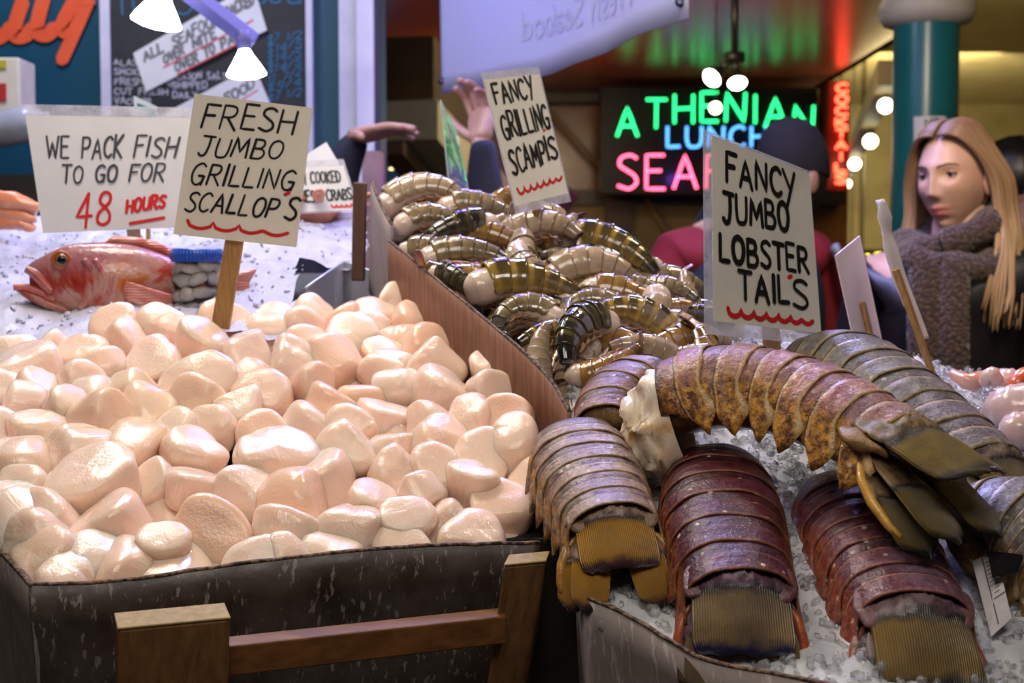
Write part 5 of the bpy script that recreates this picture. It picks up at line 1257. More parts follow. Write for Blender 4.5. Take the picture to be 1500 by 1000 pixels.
# slanting beams at upper left
def beam(name, pts, mat, thick=.25):
    mb = MB(); q = [Vector(at(*p)) for p in pts]; mb.quadbox(q, (q[1]-q[0]).cross(q[3]-q[0]), thick); return structure(mb.build(name, mat, smooth=False))
beam('beam_soffit', [(556, 148, 5.2), (760, 340, 8.2), (760, 420, 8.2), (556, 205, 5.2)], mottled('pale_beam', (.36, .36, .27), (.48, .47, .36), 3, .5))
beam('beam_rail', [(556, 206, 5.1), (760, 420, 8.1), (760, 450, 8.1), (556, 226, 5.1)], plain('brown_beam', (.12, .07, .05), .5), .1)
beam('beam_dark', [(553, 55, 5.4), (800, 290, 9.5), (760, 338, 8.5), (553, 146, 5.4)], mottled('olive_brown_beam', (.030, .020, .009), (.06, .036, .016), 3, .5))
structure(boxo('wall_market', (fx(540, 9), 9.6, 0), (fx(700, 9), 9.7, CZ), mottled('dim_stalls', (.010, .008, .012), (.05, .035, .02), 2, .5)))

# neon sign
ns = thing('neon_sign', 'black sign box with green, blue and red neon reading ATHENIAN LUNCH SEAFOOD', 'neon sign', at(1040, 285, NY))
p0, p1 = at(880, 283, NY), at(1198, 128, NY); M_BOXB = NT('black_gloss_board'); M_BOXB.set(color=(.006, .006, .009), rough=.3, spec=.2); M_BOXB = M_BOXB.m
boxo('sign_box', (p0.x, NY, p0.z), (p1.x, NY+.25, p1.z), M_BOXB, ns)
fnn = lambda x, y: (Vector((x, NY, y)), Vector((0, -1, 0)))
def neon(name, t, x0, x1, y0, y1, c, stg, rad, arc=0, rise=0, slant=0, parent=None, gap=.25):
    S = lay_text(t, fx(x0, NY), fx(x1, NY), fz(y0, NY), fz(y1, NY), arc=arc, rise=rise, slant=slant, gap=gap); mb = MB(); pipes(mb, S, rad, fnn, .045)
    mb.build(name, glow(name+'_glow', c, stg), parent or ns)
GREEN, BLUE, PINK = (.02, 1.0, .22), (.10, .42, 1.0), (1.0, .10, .20)
neon('green_neon', 'ATHENIAN', 902, 1186, 206, 164, GREEN, 3.0, .0125, arc=.14, rise=.02)
neon('blue_neon', 'LUNCH', 975, 1118, 216, 186, BLUE, 2.4, .0125)
neon('red_neon', 'SEAFOOD', 903, 1195, 277, 228, PINK, 4.5, .0125)
# blunt light reflected from the glass face is left to the board's gloss
point('sign_glow_light', (fx(985, NY), NY-.08, fz(262, NY)), 1.5, (.3, .1, 1), .05)  # bare point light added for the violet glow on the board
cs = thing('cocktails_sign', 'narrow upright red neon sign reading COCKTAILS beside the large neon sign', 'neon sign', at(1222, 280, NY))
p0, p1 = at(1206, 280, NY), at(1238, 122, NY); boxo('sign_box', (p0.x, NY-.12, p0.z), (p1.x, NY+.2, p1.z), plain('red_lit_panel', (.16, .012, .012), .3), cs)
mb = MB()
for i, ch in enumerate('COCKTAILS'):
    y = 139+i*16.4; w = 2 if ch == 'I' else 7.5; S = lay_text(ch, fx(1221.5-w, NY), fx(1221.5+w, NY), fz(y, NY), fz(y-12, NY)); pipes(mb, S, .011, lambda x, y: (Vector((x, NY-.12, y)), Vector((0, -1, 0))), .035)
mb.build('red_neon', glow('cocktails_glow', (1, .07, .03), 7), cs)
# far neon bits
M_BLK_ = plain('black_post', (.01, .01, .011), .5)
def farneon(name, label, px, py, Y, w, h, bits):
    t = thing(name, label, 'neon sign', at(px, py, Y)); p0, p1 = at(px-w/2, py+h/2, Y), at(px+w/2, py-h/2, Y); boxo('sign_board', (p0.x, Y, p0.z), (p1.x, Y+.1, p1.z), plain(name+'_board', (.015, .015, .02), .4), t)
    for nm, pts, c, s in bits:
        mb = MB()
        for P in pts: mb.tube(catmull([at(a, b, Y-.03) for a, b in P], 5), .010*Y/7, 8)
        mb.build(nm, glow(name+nm, c, s), t)
farneon('lobster_neon', 'red and blue neon shapes with a yellow dot in the dark stalls behind the vendor', 598, 240, 9.5, 70, 70,
        [('pink_neon', [[(582, 246), (590, 243), (594, 250)], [(604, 246), (614, 242), (624, 250), (628, 258), (622, 266), (618, 267)]], (1, .10, .18), 5), ('blue_neon', [[(562, 228), (566, 222), (570, 228), (564, 236)]], (.05, .3, 1), 4), ('yellow_neon', [[(571, 249), (578, 247)]], (1, .75, .3), 5)])
farneon('small_neon', 'small yellow, blue and red neon sign at right behind the torn sign', 1285, 396, 9.5, 46, 62,
        [('yellow_neon', [[(1271, 372), (1271, 386), (1277, 386)], [(1291, 372), (1283, 373), (1284, 379), (1291, 381), (1288, 387), (1282, 387)]], (1, .85, .05), 4), ('blue_neon', [[(1270, 394), (1284, 394)], [(1296, 370), (1299, 385), (1295, 400)]], (.05, .45, 1), 4), ('red_neon', [[(1271, 405), (1285, 405)]], (1, .05, .2), 5), ('violet_neon', [[(1271, 414), (1286, 414)]], (.25, .1, 1), 4)])
t_ = [o for o in col.objects if o.name == 'small_neon'][0]; p = at(1285, 430, 9.55); boxo('post', (p.x-.03, 9.52, 0), (p.x+.03, 9.58, p.z+.05), M_BLK_, t_)
mb = MB(); p = at(588, 262, 9.42); mb.box(p, (.18, .36, .11)); tag(mb.build('blue_board', plain('blue_board', (.01, .10, .42), .5), smooth=False), 'small blue board under the pink neon behind the shrimp box', 'board')
mb = MB(); q = [at(548, 222, 3.0), at(556, 222, 3.0), at(554, 292, 3.0), at(543, 292, 3.0)]
mb = MB(); p0, p1 = at(543, 300, 2.9), at(557, 221, 2.9); 
o = boxo('plastic_crate', (p0.x-.02, 2.9, 1.2), (p1.x, 2.98, p1.z), mottled('pink_plastic', (.42, .24, .30), (.55, .36, .42), 14, .3)); tag(o, 'pinkish plastic container standing behind the crab sign', 'container')

# twin track lights
tl = thing('track_light', 'black twin track light under the red ceiling left of the neon', 'lamp', at(1076, 85, 6.5))
M_BLK = plain('black_fixture', (.01, .01, .011), .4); mb = MB(); a = at(1076, 84, 6.5); mb.tube([Vector((a.x, a.y, CZ)), a], .02, 10); mb.box(a, (.10, .06, .05)); mb.build('mount', M_BLK, tl)
M_SPOTG = glow('spot_white', (1, .97, .82), 10)
for (x, y, rx, s) in ((1044, 113, -.9, 16), (1080, 120, -.15, 15)):
    p = at(x, y, 6.4); mb = MB(); mb.tube([a, p+(a-p)*.45], .016, 8); r = s*6.4/FOC; d = (p-a).normalized()
    Mq = d.to_track_quat('-Z', 'Y').to_matrix(); mb.lathe(p, [(r*.3, r*1.6), (r*.5, r*1.2), (r*.95, .0), (r, -r*.15), (r*.9, -r*.15)], 18, Mq); h = mb.build('lamp_head', M_BLK, tl)
    mb = MB(); mb.lathe(p, [(r*.93, -r*.05), (r*.8, -r*.3), (0, -r*.42)], 18, Mq); mb.build('bulb', M_SPOTG, h)
# string of round bulbs along the cream soffit
M_GLOBE = glow('warm_globe', (1, .90, .62), 7)
for (x, y, Y, s) in ((1297, 155, 6.2, 11), (1275, 207, 7.6, 10.5), (1252, 240, 9.6, 9), (1234, 238, 10.5, 6.5), (1240, 269, 11.5, 7), (1226, 298, 14, 9.5), (1213, 314, 16, 6), (1229, 320, 15, 10.5), (1048, 158, 7.5, 9), (1262, 470, 15, 7), (1246, 440, 16, 6), (1258, 492, 14, 7)):  # the one before the green neon stands in for a reflected spotlight
    p = at(x, y, Y); r = s*Y/FOC; t = thing('globe_lamp', 'round glowing bulb hung from the pale beam left of the column' if x > 1205 and y < 330 else 'round glowing bulb far back below the beam' if x > 1205 else 'glowing ball standing in for a reflected spotlight in front of the green neon', 'lamp', p, 'globe lamps of the hall')
    mb = MB(); mb.ball((0, 0, 0), r, 18, 12); mb.build('globe', M_GLOBE, t, world=False); mb = MB(); mb.lathe((0, 0, 0), [(r*.3, r*.9), (r*.32, r*1.25), (r*.1, r*1.4)], 12); mb.build('socket', M_BLK, t, world=False)
    if y > 305 or x < 1205:
        top = CZ if p.x < 2.55 else 4.1; mb = MB(); mb.tube([(0, 0, r*1.2), (0, 0, top-p.z)], .006*Y/10, 6); mb.build('cord', M_BLK, t, world=False)
# teal column
CY = 3.9; cx = at(1356, 100, CY).x; cr = 46*CY/FOC
M_TEAL = NT('teal_enamel'); M_TEAL.set(color=M_TEAL.ramp(M_TEAL.noise(6), [(.3, (.010, .135, .155)), (.7, (.016, .175, .185))]), rough=.28); M_TEAL = M_TEAL.m
mb = MB(); zt = at(1356, 40, CY).z; mb.lathe((cx, CY, 0), [(cr*1.3, 0), (cr*1.3, .2), (cr*1.04, .25), (cr*1.02, 1.0), (cr, zt), (cr, zt+.3)], 40); structure(mb.build('column', M_TEAL))
mb = MB(); mb.lathe((cx, CY, zt), [(cr, 0), (cr*1.34, .012), (cr*1.46, .035), (cr*1.46, .07), (cr*1.36, .085), (cr*1.40, .12), (cr*1.55, .3), (cr*1.7, .5)], 40); structure(mb.build('column_capital', mottled('cream_capital', (.50, .46, .38), (.60, .56, .48), 8, .45)))
ps = thing('notice_paper', 'white NO SMOKING paper wrapped on the teal column behind the woman', 'sign', (cx, CY-cr, at(0, 225, CY).z))
def colp(px, py, lift): # a point on the column's skin
    x = at(px, py, CY-cr).x-cx; a = math.asin(max(-.98, min(.98, x/cr))); r = cr+lift; return Vector((cx+r*math.sin(a), CY-r*math.cos(a), at(px, py, CY-cr).z))
V, Fc = [], []
for i in range(13):
    for j in range(11): V.append(colp(1342+i*44/12, 170+j*56/10, .003))
for i in range(12):
    for j in range(10): Fc.append((i*11+j, (i+1)*11+j, (i+1)*11+j+1, i*11+j+1))
make('paper', V, Fc, M_CARDW, ps)
fnp = lambda x, y: (colp(x, -y, .0042), (colp(x, -y, .02)-colp(x, -y, .0)).normalized())
mb = MB(); ribbons(mb, lay_text('NO', 1356, 1375, -185, -174), 2.2, fnp); V2 = mb; mb.build('black_print', M_INK, ps, smooth=False)
mb = MB(); C = [(1363+14*math.cos(i*PI/12), -205+14*math.sin(i*PI/12)) for i in range(25)]; ribbons(mb, [C, [(1353, -195), (1373, -215)]], 3.0, fnp); mb.build('red_ring', M_RED, ps, smooth=False)

mb = MB(); A, B = at(1300, 150, 6.0), at(1224, 300, 16.0)
A.z = max(A.z, 2.30); mb.hexa([Vector((A.x-.05, A.y, 2.30)), Vector((A.x+.05, A.y, 2.30)), Vector((B.x+.05, B.y, 2.30)), Vector((B.x-.05, B.y, 2.30))], [Vector((A.x-.05, A.y, 2.42)), Vector((A.x+.05, A.y, 2.42)), Vector((B.x+.05, B.y, 2.42)), Vector((B.x-.05, B.y, 2.42))])
structure(mb.build('beam_pale', M_CREAM, smooth=False))
# ------------------------------------------------------------------ people
def skin_mat(name, c, c2):
    n = NT(name); n.set(color=n.ramp(n.noise(18, 4), [(.3, c), (.7, c2)]), rough=.45, sss=.15, sssr=(1, .4, .2), ssss=.01); n.bump(n.noise(120, 3), .08, .001); return n
def skinned(joints, edges, vox=None, sub=2):
    """grow a body from joints {name: (point, radius or (rx, ry))} and edges; returns (verts, faces)"""
    bm = bmesh.new(); lay = bm.verts.layers.skin.verify(); B = {}
    for k, (p, r) in joints.items():
        v = bm.verts.new(p); B[k] = v; v[lay].radius = r if isinstance(r, tuple) else (r, r); v[lay].use_root = (k == next(iter(joints)))
    for a, b in edges: bm.edges.new((B[a], B[b]))
    me = bpy.data.meshes.new('tmp'); bm.to_mesh(me); bm.free(); ob = bpy.data.objects.new('tmp', me); col.objects.link(ob)
    ob.modifiers.new('s', 'SKIN').use_smooth_shade = True; m = ob.modifiers.new('u', 'SUBSURF'); m.levels = sub
    dg = bpy.context.evaluated_depsgraph_get(); r = bpy.data.meshes.new_from_object(ob.evaluated_get(dg))
    V = [v.co.copy() for v in r.vertices]; Fc = [tuple(p.vertices) for p in r.polygons]
    bpy.data.objects.remove(ob); bpy.data.meshes.remove(me); bpy.data.meshes.remove(r); return V, Fc
def remesh(V, Fc, vox, smooth=4):
    me = bpy.data.meshes.new('tmp'); me.from_pydata([tuple(v) for v in V], [], Fc); ob = bpy.data.objects.new('tmp', me); col.objects.link(ob)
    m = ob.modifiers.new('r', 'REMESH'); m.mode = 'VOXEL'; m.voxel_size = vox
    s = ob.modifiers.new('s', 'SMOOTH'); s.iterations = smooth; s.factor = .5
    dg = bpy.context.evaluated_depsgraph_get(); r = bpy.data.meshes.new_from_object(ob.evaluated_get(dg))
    V = [v.co.copy() for v in r.vertices]; Fc = [tuple(p.vertices) for p in r.polygons]
    bpy.data.objects.remove(ob); bpy.data.meshes.remove(me); bpy.data.meshes.remove(r); return V, Fc
def head_shape(n=110, m=90, female=True, s=1.0):
    """head centred on the eye line's middle, face towards -Y; height about .235"""
    V, Fc, L = [], [], []; g = lambda d, k: math.exp(-(d/k)**2)
    for i in range(m+1):
        ph = PI*i/m; zc = math.cos(ph)
        for j in range(n):
            th = 2*PI*j/n; x, y = math.sin(ph)*math.sin(th), -math.sin(ph)*math.cos(th)
            X, Yy, Zz = x*(.069 if female else .073), y*.094+.004, zc*.118
            low = max(0, -zc); X *= 1-(.42 if female else .34)*low**1.5 if y < .3 else 1-.22*low**1.5
            if y > 0: X *= 1.03; Yy *= 1-.30*low
            else: Yy *= 1-.03*low
            if Zz < -.06: Zz += .012*max(0, y)*1.5
            if y < .15:
                f = min(1, max(0, -y+.15)*2.2)
                d = 0
                d += .0045*g(Zz-.030, .012)*g(X, .05)                                    # brow
                d -= .0115*(g(X-.031, .017)+g(X+.031, .017))*g(Zz-.008, .0135)            # sockets
                nz = interp(Zz, [-.046, -.040, -.032, -.012, .014, .030], [0, .005, .0185, .012, .006, 0]); nw = interp(Zz, [-.045, -.034, -.012, .02], [.0115, .0100, .0078, .0072])
                d += nz*g(X, nw)+.005*(g(X-.0115, .0058)+g(X+.0125, .0062))*g(Zz+.034, .008)  # nose and wings
                d += .0055*(g(X-.040, .022)+g(X+.040, .022))*g(Zz+.022, .022)              # cheeks
                d += .0075*g(X, .020)*g(Zz+.0615, .0052)+.0085*g(X, .018)*g(Zz+.0735, .0062)-.0035*g(X, .020)*g(Zz+.0668, .0028)  # lips
                d -= .0030*g(X, .006)*g(Zz+.051, .005); d -= .003*g(X, .022)*g(Zz+.085, .006); d += .0095*g(X, .021)*g(Zz+.102, .014)  # philtrum, chin
                Yy -= d*f
            V.append(Vector((X, Yy, Zz))*s)
            lip = max(g(X, .021)*g(Zz+.0615, .0042), g(X, .018)*g(Zz+.0735, .0055)) if y < 0 else 0
            L.append(min(1, lip*1.6))
    for i in range(m):
        for j in range(n): Fc.append((i*n+j, (i+1)*n+j, (i+1)*n+(j+1) % n, i*n+(j+1) % n))
    return V, Fc, L
def hand_shape(wrist, d, palm, side, curl=.5, spread=.16, s=1.0, thumb=.7, curls=None):
    """palm and five fingers; d points along the hand, palm is the palm's outward normal, side towards the thumb"""
    d = Vector(d).normalized(); palm = Vector(palm); palm = (palm-d*palm.dot(d)).normalized(); side = Vector(side); side = (side-d*side.dot(d)-palm*palm.dot(side)).normalized()
    wrist = Vector(wrist); VV, FF = [], []
    def addp(V, Fc):
        n = len(VV); VV.extend(V); FF.extend([tuple(i+n for i in f) for f in Fc])
    mb = MB(); M = Matrix((side, d, palm)).transposed()
    pal = [(0, .026, .019), (.02, .031, .019), (.05, .039, .016), (.08, .042, .014), (.096, .040, .011)]
    n = 18; V, Fc = [], []
    for t, hw, ht in pal:
        for j in range(n):
            an = 2*PI*j/n; V.append(wrist+(d*t+side*(math.copysign(abs(math.cos(an))**.8, math.cos(an))*hw)+palm*math.sin(an)*ht)*s)
    for i in range(len(pal)-1):
        for j in range(n): Fc.append((i*n+j, i*n+(j+1) % n, (i+1)*n+(j+1) % n, (i+1)*n+j))
    Fc += [tuple(range(n-1, -1, -1)), tuple((len(pal)-1)*n+j for j in range(n))]; addp(V, Fc)
    fl = [(.029, .088, (.041, .026, .021), .0092), (.010, .094, (.046, .030, .022), .0095), (-.010, .091, (.042, .028, .021), .009), (-.028, .083, (.033, .021, .019), .0078)]
    for k, (o, b, ls, r) in enumerate(fl):
        c = curls[k] if curls else curl; p = wrist+(side*o+d*b)*s; an = 0; pts = [p-d*.02*s, p]; dd = (d+side*spread*(1.4-k)*.7).normalized()
        for q, l in enumerate(ls):
            an += c*(.75, 1.0, .7)[q]; v = dd*math.cos(an)+palm*math.sin(an); p = p+v*l*s; pts.append(p)
        mbb = MB(); P = catmull(pts, 4); mbb.tube(P, [r*s*interp(i/(len(P)-1), [0, .25, .45, .7, .95, 1], [1.05, 1.0, 1.03, .92, .78, .5]) for i in range(len(P))], 12); addp([Vector(v) for v in mbb.V], mbb.F)
    p = wrist+(side*.026+d*.026+palm*.006)*s; pts = [p-side*.012*s, p]; dd = (d*.72+side*.70+palm*.25*thumb).normalized(); an = 0
    for q, (l, b) in enumerate(((.036, 0), (.032, .3), (.026, .35))):
        dd = (dd+d*b*.5+palm*b*thumb*.6).normalized(); p = p+dd*l*s; pts.append(p)
    mbb = MB(); P = catmull(pts, 4); mbb.tube(P, [r_*s for r_ in np.interp(np.linspace(0, 1, len(P)), [0, .3, .6, .92, 1], [.0135, .0118, .0112, .0092, .006])], 12); addp([Vector(v) for v in mbb.V], mbb.F)
    return VV, FF
class Pose:
    """standing figure facing direction yaw (0 = towards the camera, + turns to its left in the picture)"""
    def __init__(s, base, yaw, height=1.68): s.b = Vector(base); s.M = Matrix.Rotation(-yaw, 3, 'Z'); s.k = height/1.68
    def __call__(s, x, y, z): return s.b+s.M @ Vector((x, y, z))*s.k
def torso_joints(P, arms, w=.0, f=1.0):
    J = {'pelvis': (P(0, 0, .93), (.155*f, .115*f)), 'waist': (P(0, 0, 1.07), (.135*f, .10*f)), 'chest': (P(0, .005, 1.25), (.155*f, .115*f)), 'collar': (P(0, .01, 1.36), (.12*f, .09*f)), 'neck': (P(0, .012, 1.425), .058)}
    E = [('pelvis', 'waist'), ('waist', 'chest'), ('chest', 'collar'), ('collar', 'neck')]
    for sg, nm in ((1, 'l'), (-1, 'r')):
        J['sh'+nm] = (P(sg*.165, .01, 1.345-getattr(P, 'drop', 0)), .066*f); E.append(('collar', 'sh'+nm)); prev = 'sh'+nm
        for i, (p, r) in enumerate(arms[nm]): J['a%d%s' % (i, nm)] = (p, r*f); E.append((prev, 'a%d%s' % (i, nm))); prev = 'a%d%s' % (i, nm)
    return J, E
def leg_joints(P, J, E, f=1.0):
    for sg, nm in ((1, 'l'), (-1, 'r')):
        for i, (p, r) in enumerate(((P(sg*.09, 0, .82), .09), (P(sg*.095, -.005, .48), .062), (P(sg*.10, .02, .10), .042))):
            J['g%d%s' % (i, nm)] = (p, r*f); E.append(('pelvis' if i == 0 else 'g%d%s' % (i-1, nm), 'g%d%s' % (i, nm)))
        J['f'+nm] = (P(sg*.11, -.06, .045), (.04, .038)); E.append(('g2'+nm, 'f'+nm)); J['t'+nm] = (P(sg*.115, -.14, .03), (.036, .026)); E.append(('f'+nm, 't'+nm))
def rest_arms(P, sgn=1): return {nm: [(P(sg*.215, .015, 1.20), .050), (P(sg*.235, .02, 1.06), .044), (P(sg*.235, -.03, .93), .038), (P(sg*.225, -.08, .82), .030)] for sg, nm in ((1, 'l'), (-1, 'r'))}
def person(label, base, yaw, height, skin, coat, trousers, arms=None, hyaw=0, htilt=(0, 0), head_off=(0, 0, 0), iris=(.018, .010, .007), hands=None, brow=(.06, .035, .02), face=True, coat_f=1.16, vest=None, coat_name='coat', seedv=0, head_f=1.0, drop=0):
    P = Pose(base, yaw, height); P.drop = drop; root = thing('person', label, 'person', base); k = P.k
    arms = arms(P) if arms else rest_arms(P); J, E = torso_joints(P, arms, f=1.0*k); leg_joints(P, J, E, k)
    V, Fc = skinned(J, E)
    hc = P(*(Vector((0, -.022, 1.555))+Vector(head_off))); HM = Matrix.Rotation(-hyaw, 3, 'Z') @ Matrix.Rotation(htilt[0], 3, 'X') @ Matrix.Rotation(htilt[1], 3, 'Y')
    hv, hf, lips = head_shape(s=k*head_f); nb = len(V); V = V+[hc+HM @ v for v in hv]; Fc = Fc+[tuple(i+nb for i in f) for f in hf]; A = [0.0]*nb+lips
    mb = MB(); mb.tube([J['neck'][0]-Vector((0, 0, .06)), hc+HM @ Vector((0, .022, -.05))*k], [.060*k, .052*k], 18); n0 = len(V); V += [Vector(v) for v in mb.V]; Fc += [tuple(i+n0 for i in f) for f in mb.F]; A += [0.0]*len(mb.V)
    for sg in (-1, 1): # ears
        mb = MB(); mb.ball(hc+HM @ Vector((sg*.073, .012, -.012))*k, (.009*k, .018*k, .030*k), 14, 10, HM); n0 = len(V); V += [Vector(v) for v in mb.V]; Fc += [tuple(i+n0 for i in f) for f in mb.F]; A += [0.0]*len(mb.V)
    for h in (hands or []):
        hv, hf = hand_shape(*h[0], **h[1]); n0 = len(V); V += hv; Fc += [tuple(i+n0 for i in f) for f in hf]; A += [0.0]*len(hv)
    n = skin; body = make('body', V, Fc, n.m, root, attrs={'lip': A})
    if face:
        fv = [v for v in head_shape(s=1.0)[0] if v.y < 0]
        fy = lambda x, z: min(fv, key=lambda v: (v.x-x)**2+(v.z-z)**2).y
        hp = lambda x, y, z: hc+HM @ Vector((x, y, z))*k*head_f
        for sg in (-1, 1):
            cy_ = fy(sg*.031, .008)+.0072; c = hp(sg*.031, cy_, .008); mb = MB(); mb.ball(c, .0118*k, 18, 12); e = mb.build('eye', plain('eye_white', (.38, .32, .30), .2, coat=.5), root)
            gz = HM @ Vector((.12, -1, -.14)).normalized(); mb = MB(); mb.ball(c+gz*.0080*k, (.0064*k, .0064*k, .0042*k), 16, 8, gz.to_track_quat('Z', 'Y').to_matrix()); mb.build('iris', plain('iris', iris, .08, coat=1), e)
            for nm, e0, e1_ in (('upper_eyelid', .34, 1.7), ('lower_eyelid', -1.7, -.42)):
                V, Fc = [], []
                for i in range(9):
                    for j in range(15):
                        azm = -1.5+3.0*j/14; el = e0+(e1_-e0)*i/8
                        el = el*(1-.55*(azm/1.5)**2) if (i == 0 and e0 > 0) or (i == 8 and e0 < 0) else el
                        V.append(c+HM @ Vector((math.sin(azm)*math.cos(el), -math.cos(azm)*math.cos(el), math.sin(el)))*.0134*k)
                for i in range(8):
                    for j in range(14): Fc.append((i*15+j, i*15+j+1, (i+1)*15+j+1, (i+1)*15+j))
                o = make(nm, V, Fc, skin.m, root); solid(o, .0008)
            mb = MB(); L = []
            for j in range(17):
                azm = -1.35+2.7*j/16; el = .34*(1-.55*(azm/1.5)**2); L.append(c+HM @ Vector((math.sin(azm)*math.cos(el), -math.cos(azm)*math.cos(el), math.sin(el)))*.0142*k)
            mb.tube(L, [.0010+.0010*math.sin(i/16*PI) for i in range(17)], 7); mb.build('eyelash', plain('lash', (.012, .008, .006), .5), root)
            mb = MB(); mb.tube(catmull([hp(sg*a, fy(sg*a, z)-.0006, z) for a, z in ((.012, .0255), (.022, .0295), (.034, .0315), (.048, .0270))], 5), [.0024-.0014*i/15 for i in range(16)], 8); mb.build('eyebrow', plain('brow_hair', brow, .7), root)
    CJ, CE = torso_joints(P, {nm: arms[nm][:-1]+[(arms[nm][-1][0].lerp(arms[nm][-2][0], .12), arms[nm][-1][1]*1.05)] for nm in arms}, f=coat_f*k)
    CJ['neck'] = (P(0, .012, 1.405), .075*k); CJ['hem'] = (P(0, 0, .80), (.19*k, .14*k)); CE.append(('pelvis', 'hem'))
    V, Fc = skinned(CJ, CE)
    for i, v in enumerate(V): V[i] = v+Vector((mnoise.noise(v*9+Vector((seedv, 0, 0))), mnoise.noise(v*9+Vector((0, 7, 0))), 0))*.010
    co = make(coat_name, V, Fc, coat, root)
    LJ, LE = {'pelvis': (P(0, 0, .93), (.165*k, .125*k))}, []; leg_joints(P, LJ, LE, 1.12*k); LE = [e for e in LE if e[0][0] not in 'f' and e[1][0] not in 'ft']; LJ = {q: v for q, v in LJ.items() if q[0] not in 'ft'}
    V, Fc = skinned(LJ, LE); make('trousers', V, Fc, trousers, root)
    for sg, nm in ((1, 'l'), (-1, 'r')):
        SJ = {'a': (P(sg*.10, .03, .06), (.05, .045)), 'b': (P(sg*.11, -.06, .05), (.05, .045)), 'c': (P(sg*.115, -.15, .035), (.045, .032))}; V, Fc = skinned(SJ, [('a', 'b'), ('b', 'c')]); V = [Vector((v.x, v.y, max(v.z, .003))) for v in V]
        make('shoe', V, Fc, plain('dark_shoe', (.015, .013, .012), .45), root)
    return root, P, hc, HM
def lipskin(name, c, c2, lip):
    n = skin_mat(name, c, c2); b = n.b.inputs['Base Color'].links[0].from_socket; n.set(color=n.mix(n.attr('lip'), b, lip)); return n
M_COATB = mottled('black_padded_coat', (.006, .005, .007), (.014, .011, .014), 14, .45, .3)
M_JEANS = mottled('dark_jeans', (.012, .014, .022), (.022, .026, .04), 30, .8)
# --- the woman
eyeY = 2.80; ec = at(1392, 263, eyeY); hgt = (ec.z)/1.555*1.68
WYAW = .62
base = Vector((ec.x+.02, eyeY+.02, 0))
wroot, WP, whc, WHM = person('woman with long blond-brown hair, brown knitted scarf and black coat looking left', base, .55, hgt, lipskin('woman_skin', (.50, .29, .21), (.58, .36, .27), (.42, .10, .09)), M_COATB, M_JEANS, hyaw=.84, htilt=(.06, -.04), seedv=1)
wk = WP.k
def hair_mat(name, root_c, end_c, alt):
    n = NT(name); u = n.attr('u'); n.set(color=n.mix(n.math('MULTIPLY', n.noise(60, 2, .5, n.mapped((1, 1, .06))), .7), n.ramp(u, [(0, root_c), (.45, [a*.5+b*.5 for a, b in zip(root_c, end_c)]), (.9, end_c)]), alt), rough=.36, spec=.6); return n.m
M_HAIR = hair_mat('blond_brown_hair', (.10, .048, .022), (.48, .31, .16), (.28, .16, .075))
def hl(x, y, z): return whc+WHM @ Vector((x, y, z))*wk
mb = MB(); rr = random.Random(21)
for sg in (-1, 1):
    for lay_ in range(3):
        for i in range(58):
            f = i/57; y0 = -.070+.150*f; zt = .118*math.sqrt(max(.05, 1-((y0-.004)/.105)**2))+.006
            r0 = rr.uniform(-.004, .004); ln = rr.uniform(.20, .29); out = rr.uniform(0, .012)+lay_*.005
            if f < .72:
                pts = [(sg*.004, y0, zt+.004), (sg*.040, y0+.004, zt*.90+.010), (sg*(.070+out*.4), y0*.75+.012+f*.01, .055), (sg*(.086+out), y0*.55+.022+f*.02, -.005), (sg*(.092+out), y0*.50+.022+f*.025, -.075), (sg*(.100+out*1.4), y0*.5+.005+f*.03+r0*3, -.15), (sg*(.098+out*1.8+r0*3), y0*.6-.020+f*.04+r0*5, -.24), (sg*(.090+out*2+r0*5), y0*.6-.035+f*.05, -.12-ln*.72)]
            else:
                g = (f-.72)/.28; pts = [(sg*.006, y0, zt+.004), (sg*.035*(1-g*.3), y0+.030, zt*.86), (sg*.066*(1-g*.55), .098+.008*g, .02), (sg*.072*(1-g*.6), .110, -.07), (sg*.08*(1-g*.5)+r0, .112, -.18), (sg*.08*(1-g*.45)+r0*3, .110, -.30)]
            P_ = catmull([hl(*q) for q in pts], 6); k_ = len(P_); w_ = rr.uniform(.0055, .0085)
            mb.tube(P_, [w_*interp(q/(k_-1), [0, .1, .8, 1], [.7, 1, .95, .25]) for q in range(k_)], 7, flat=.5)
V, Fc = [], []
mb.build('hair', M_HAIR, wroot, attr='u')
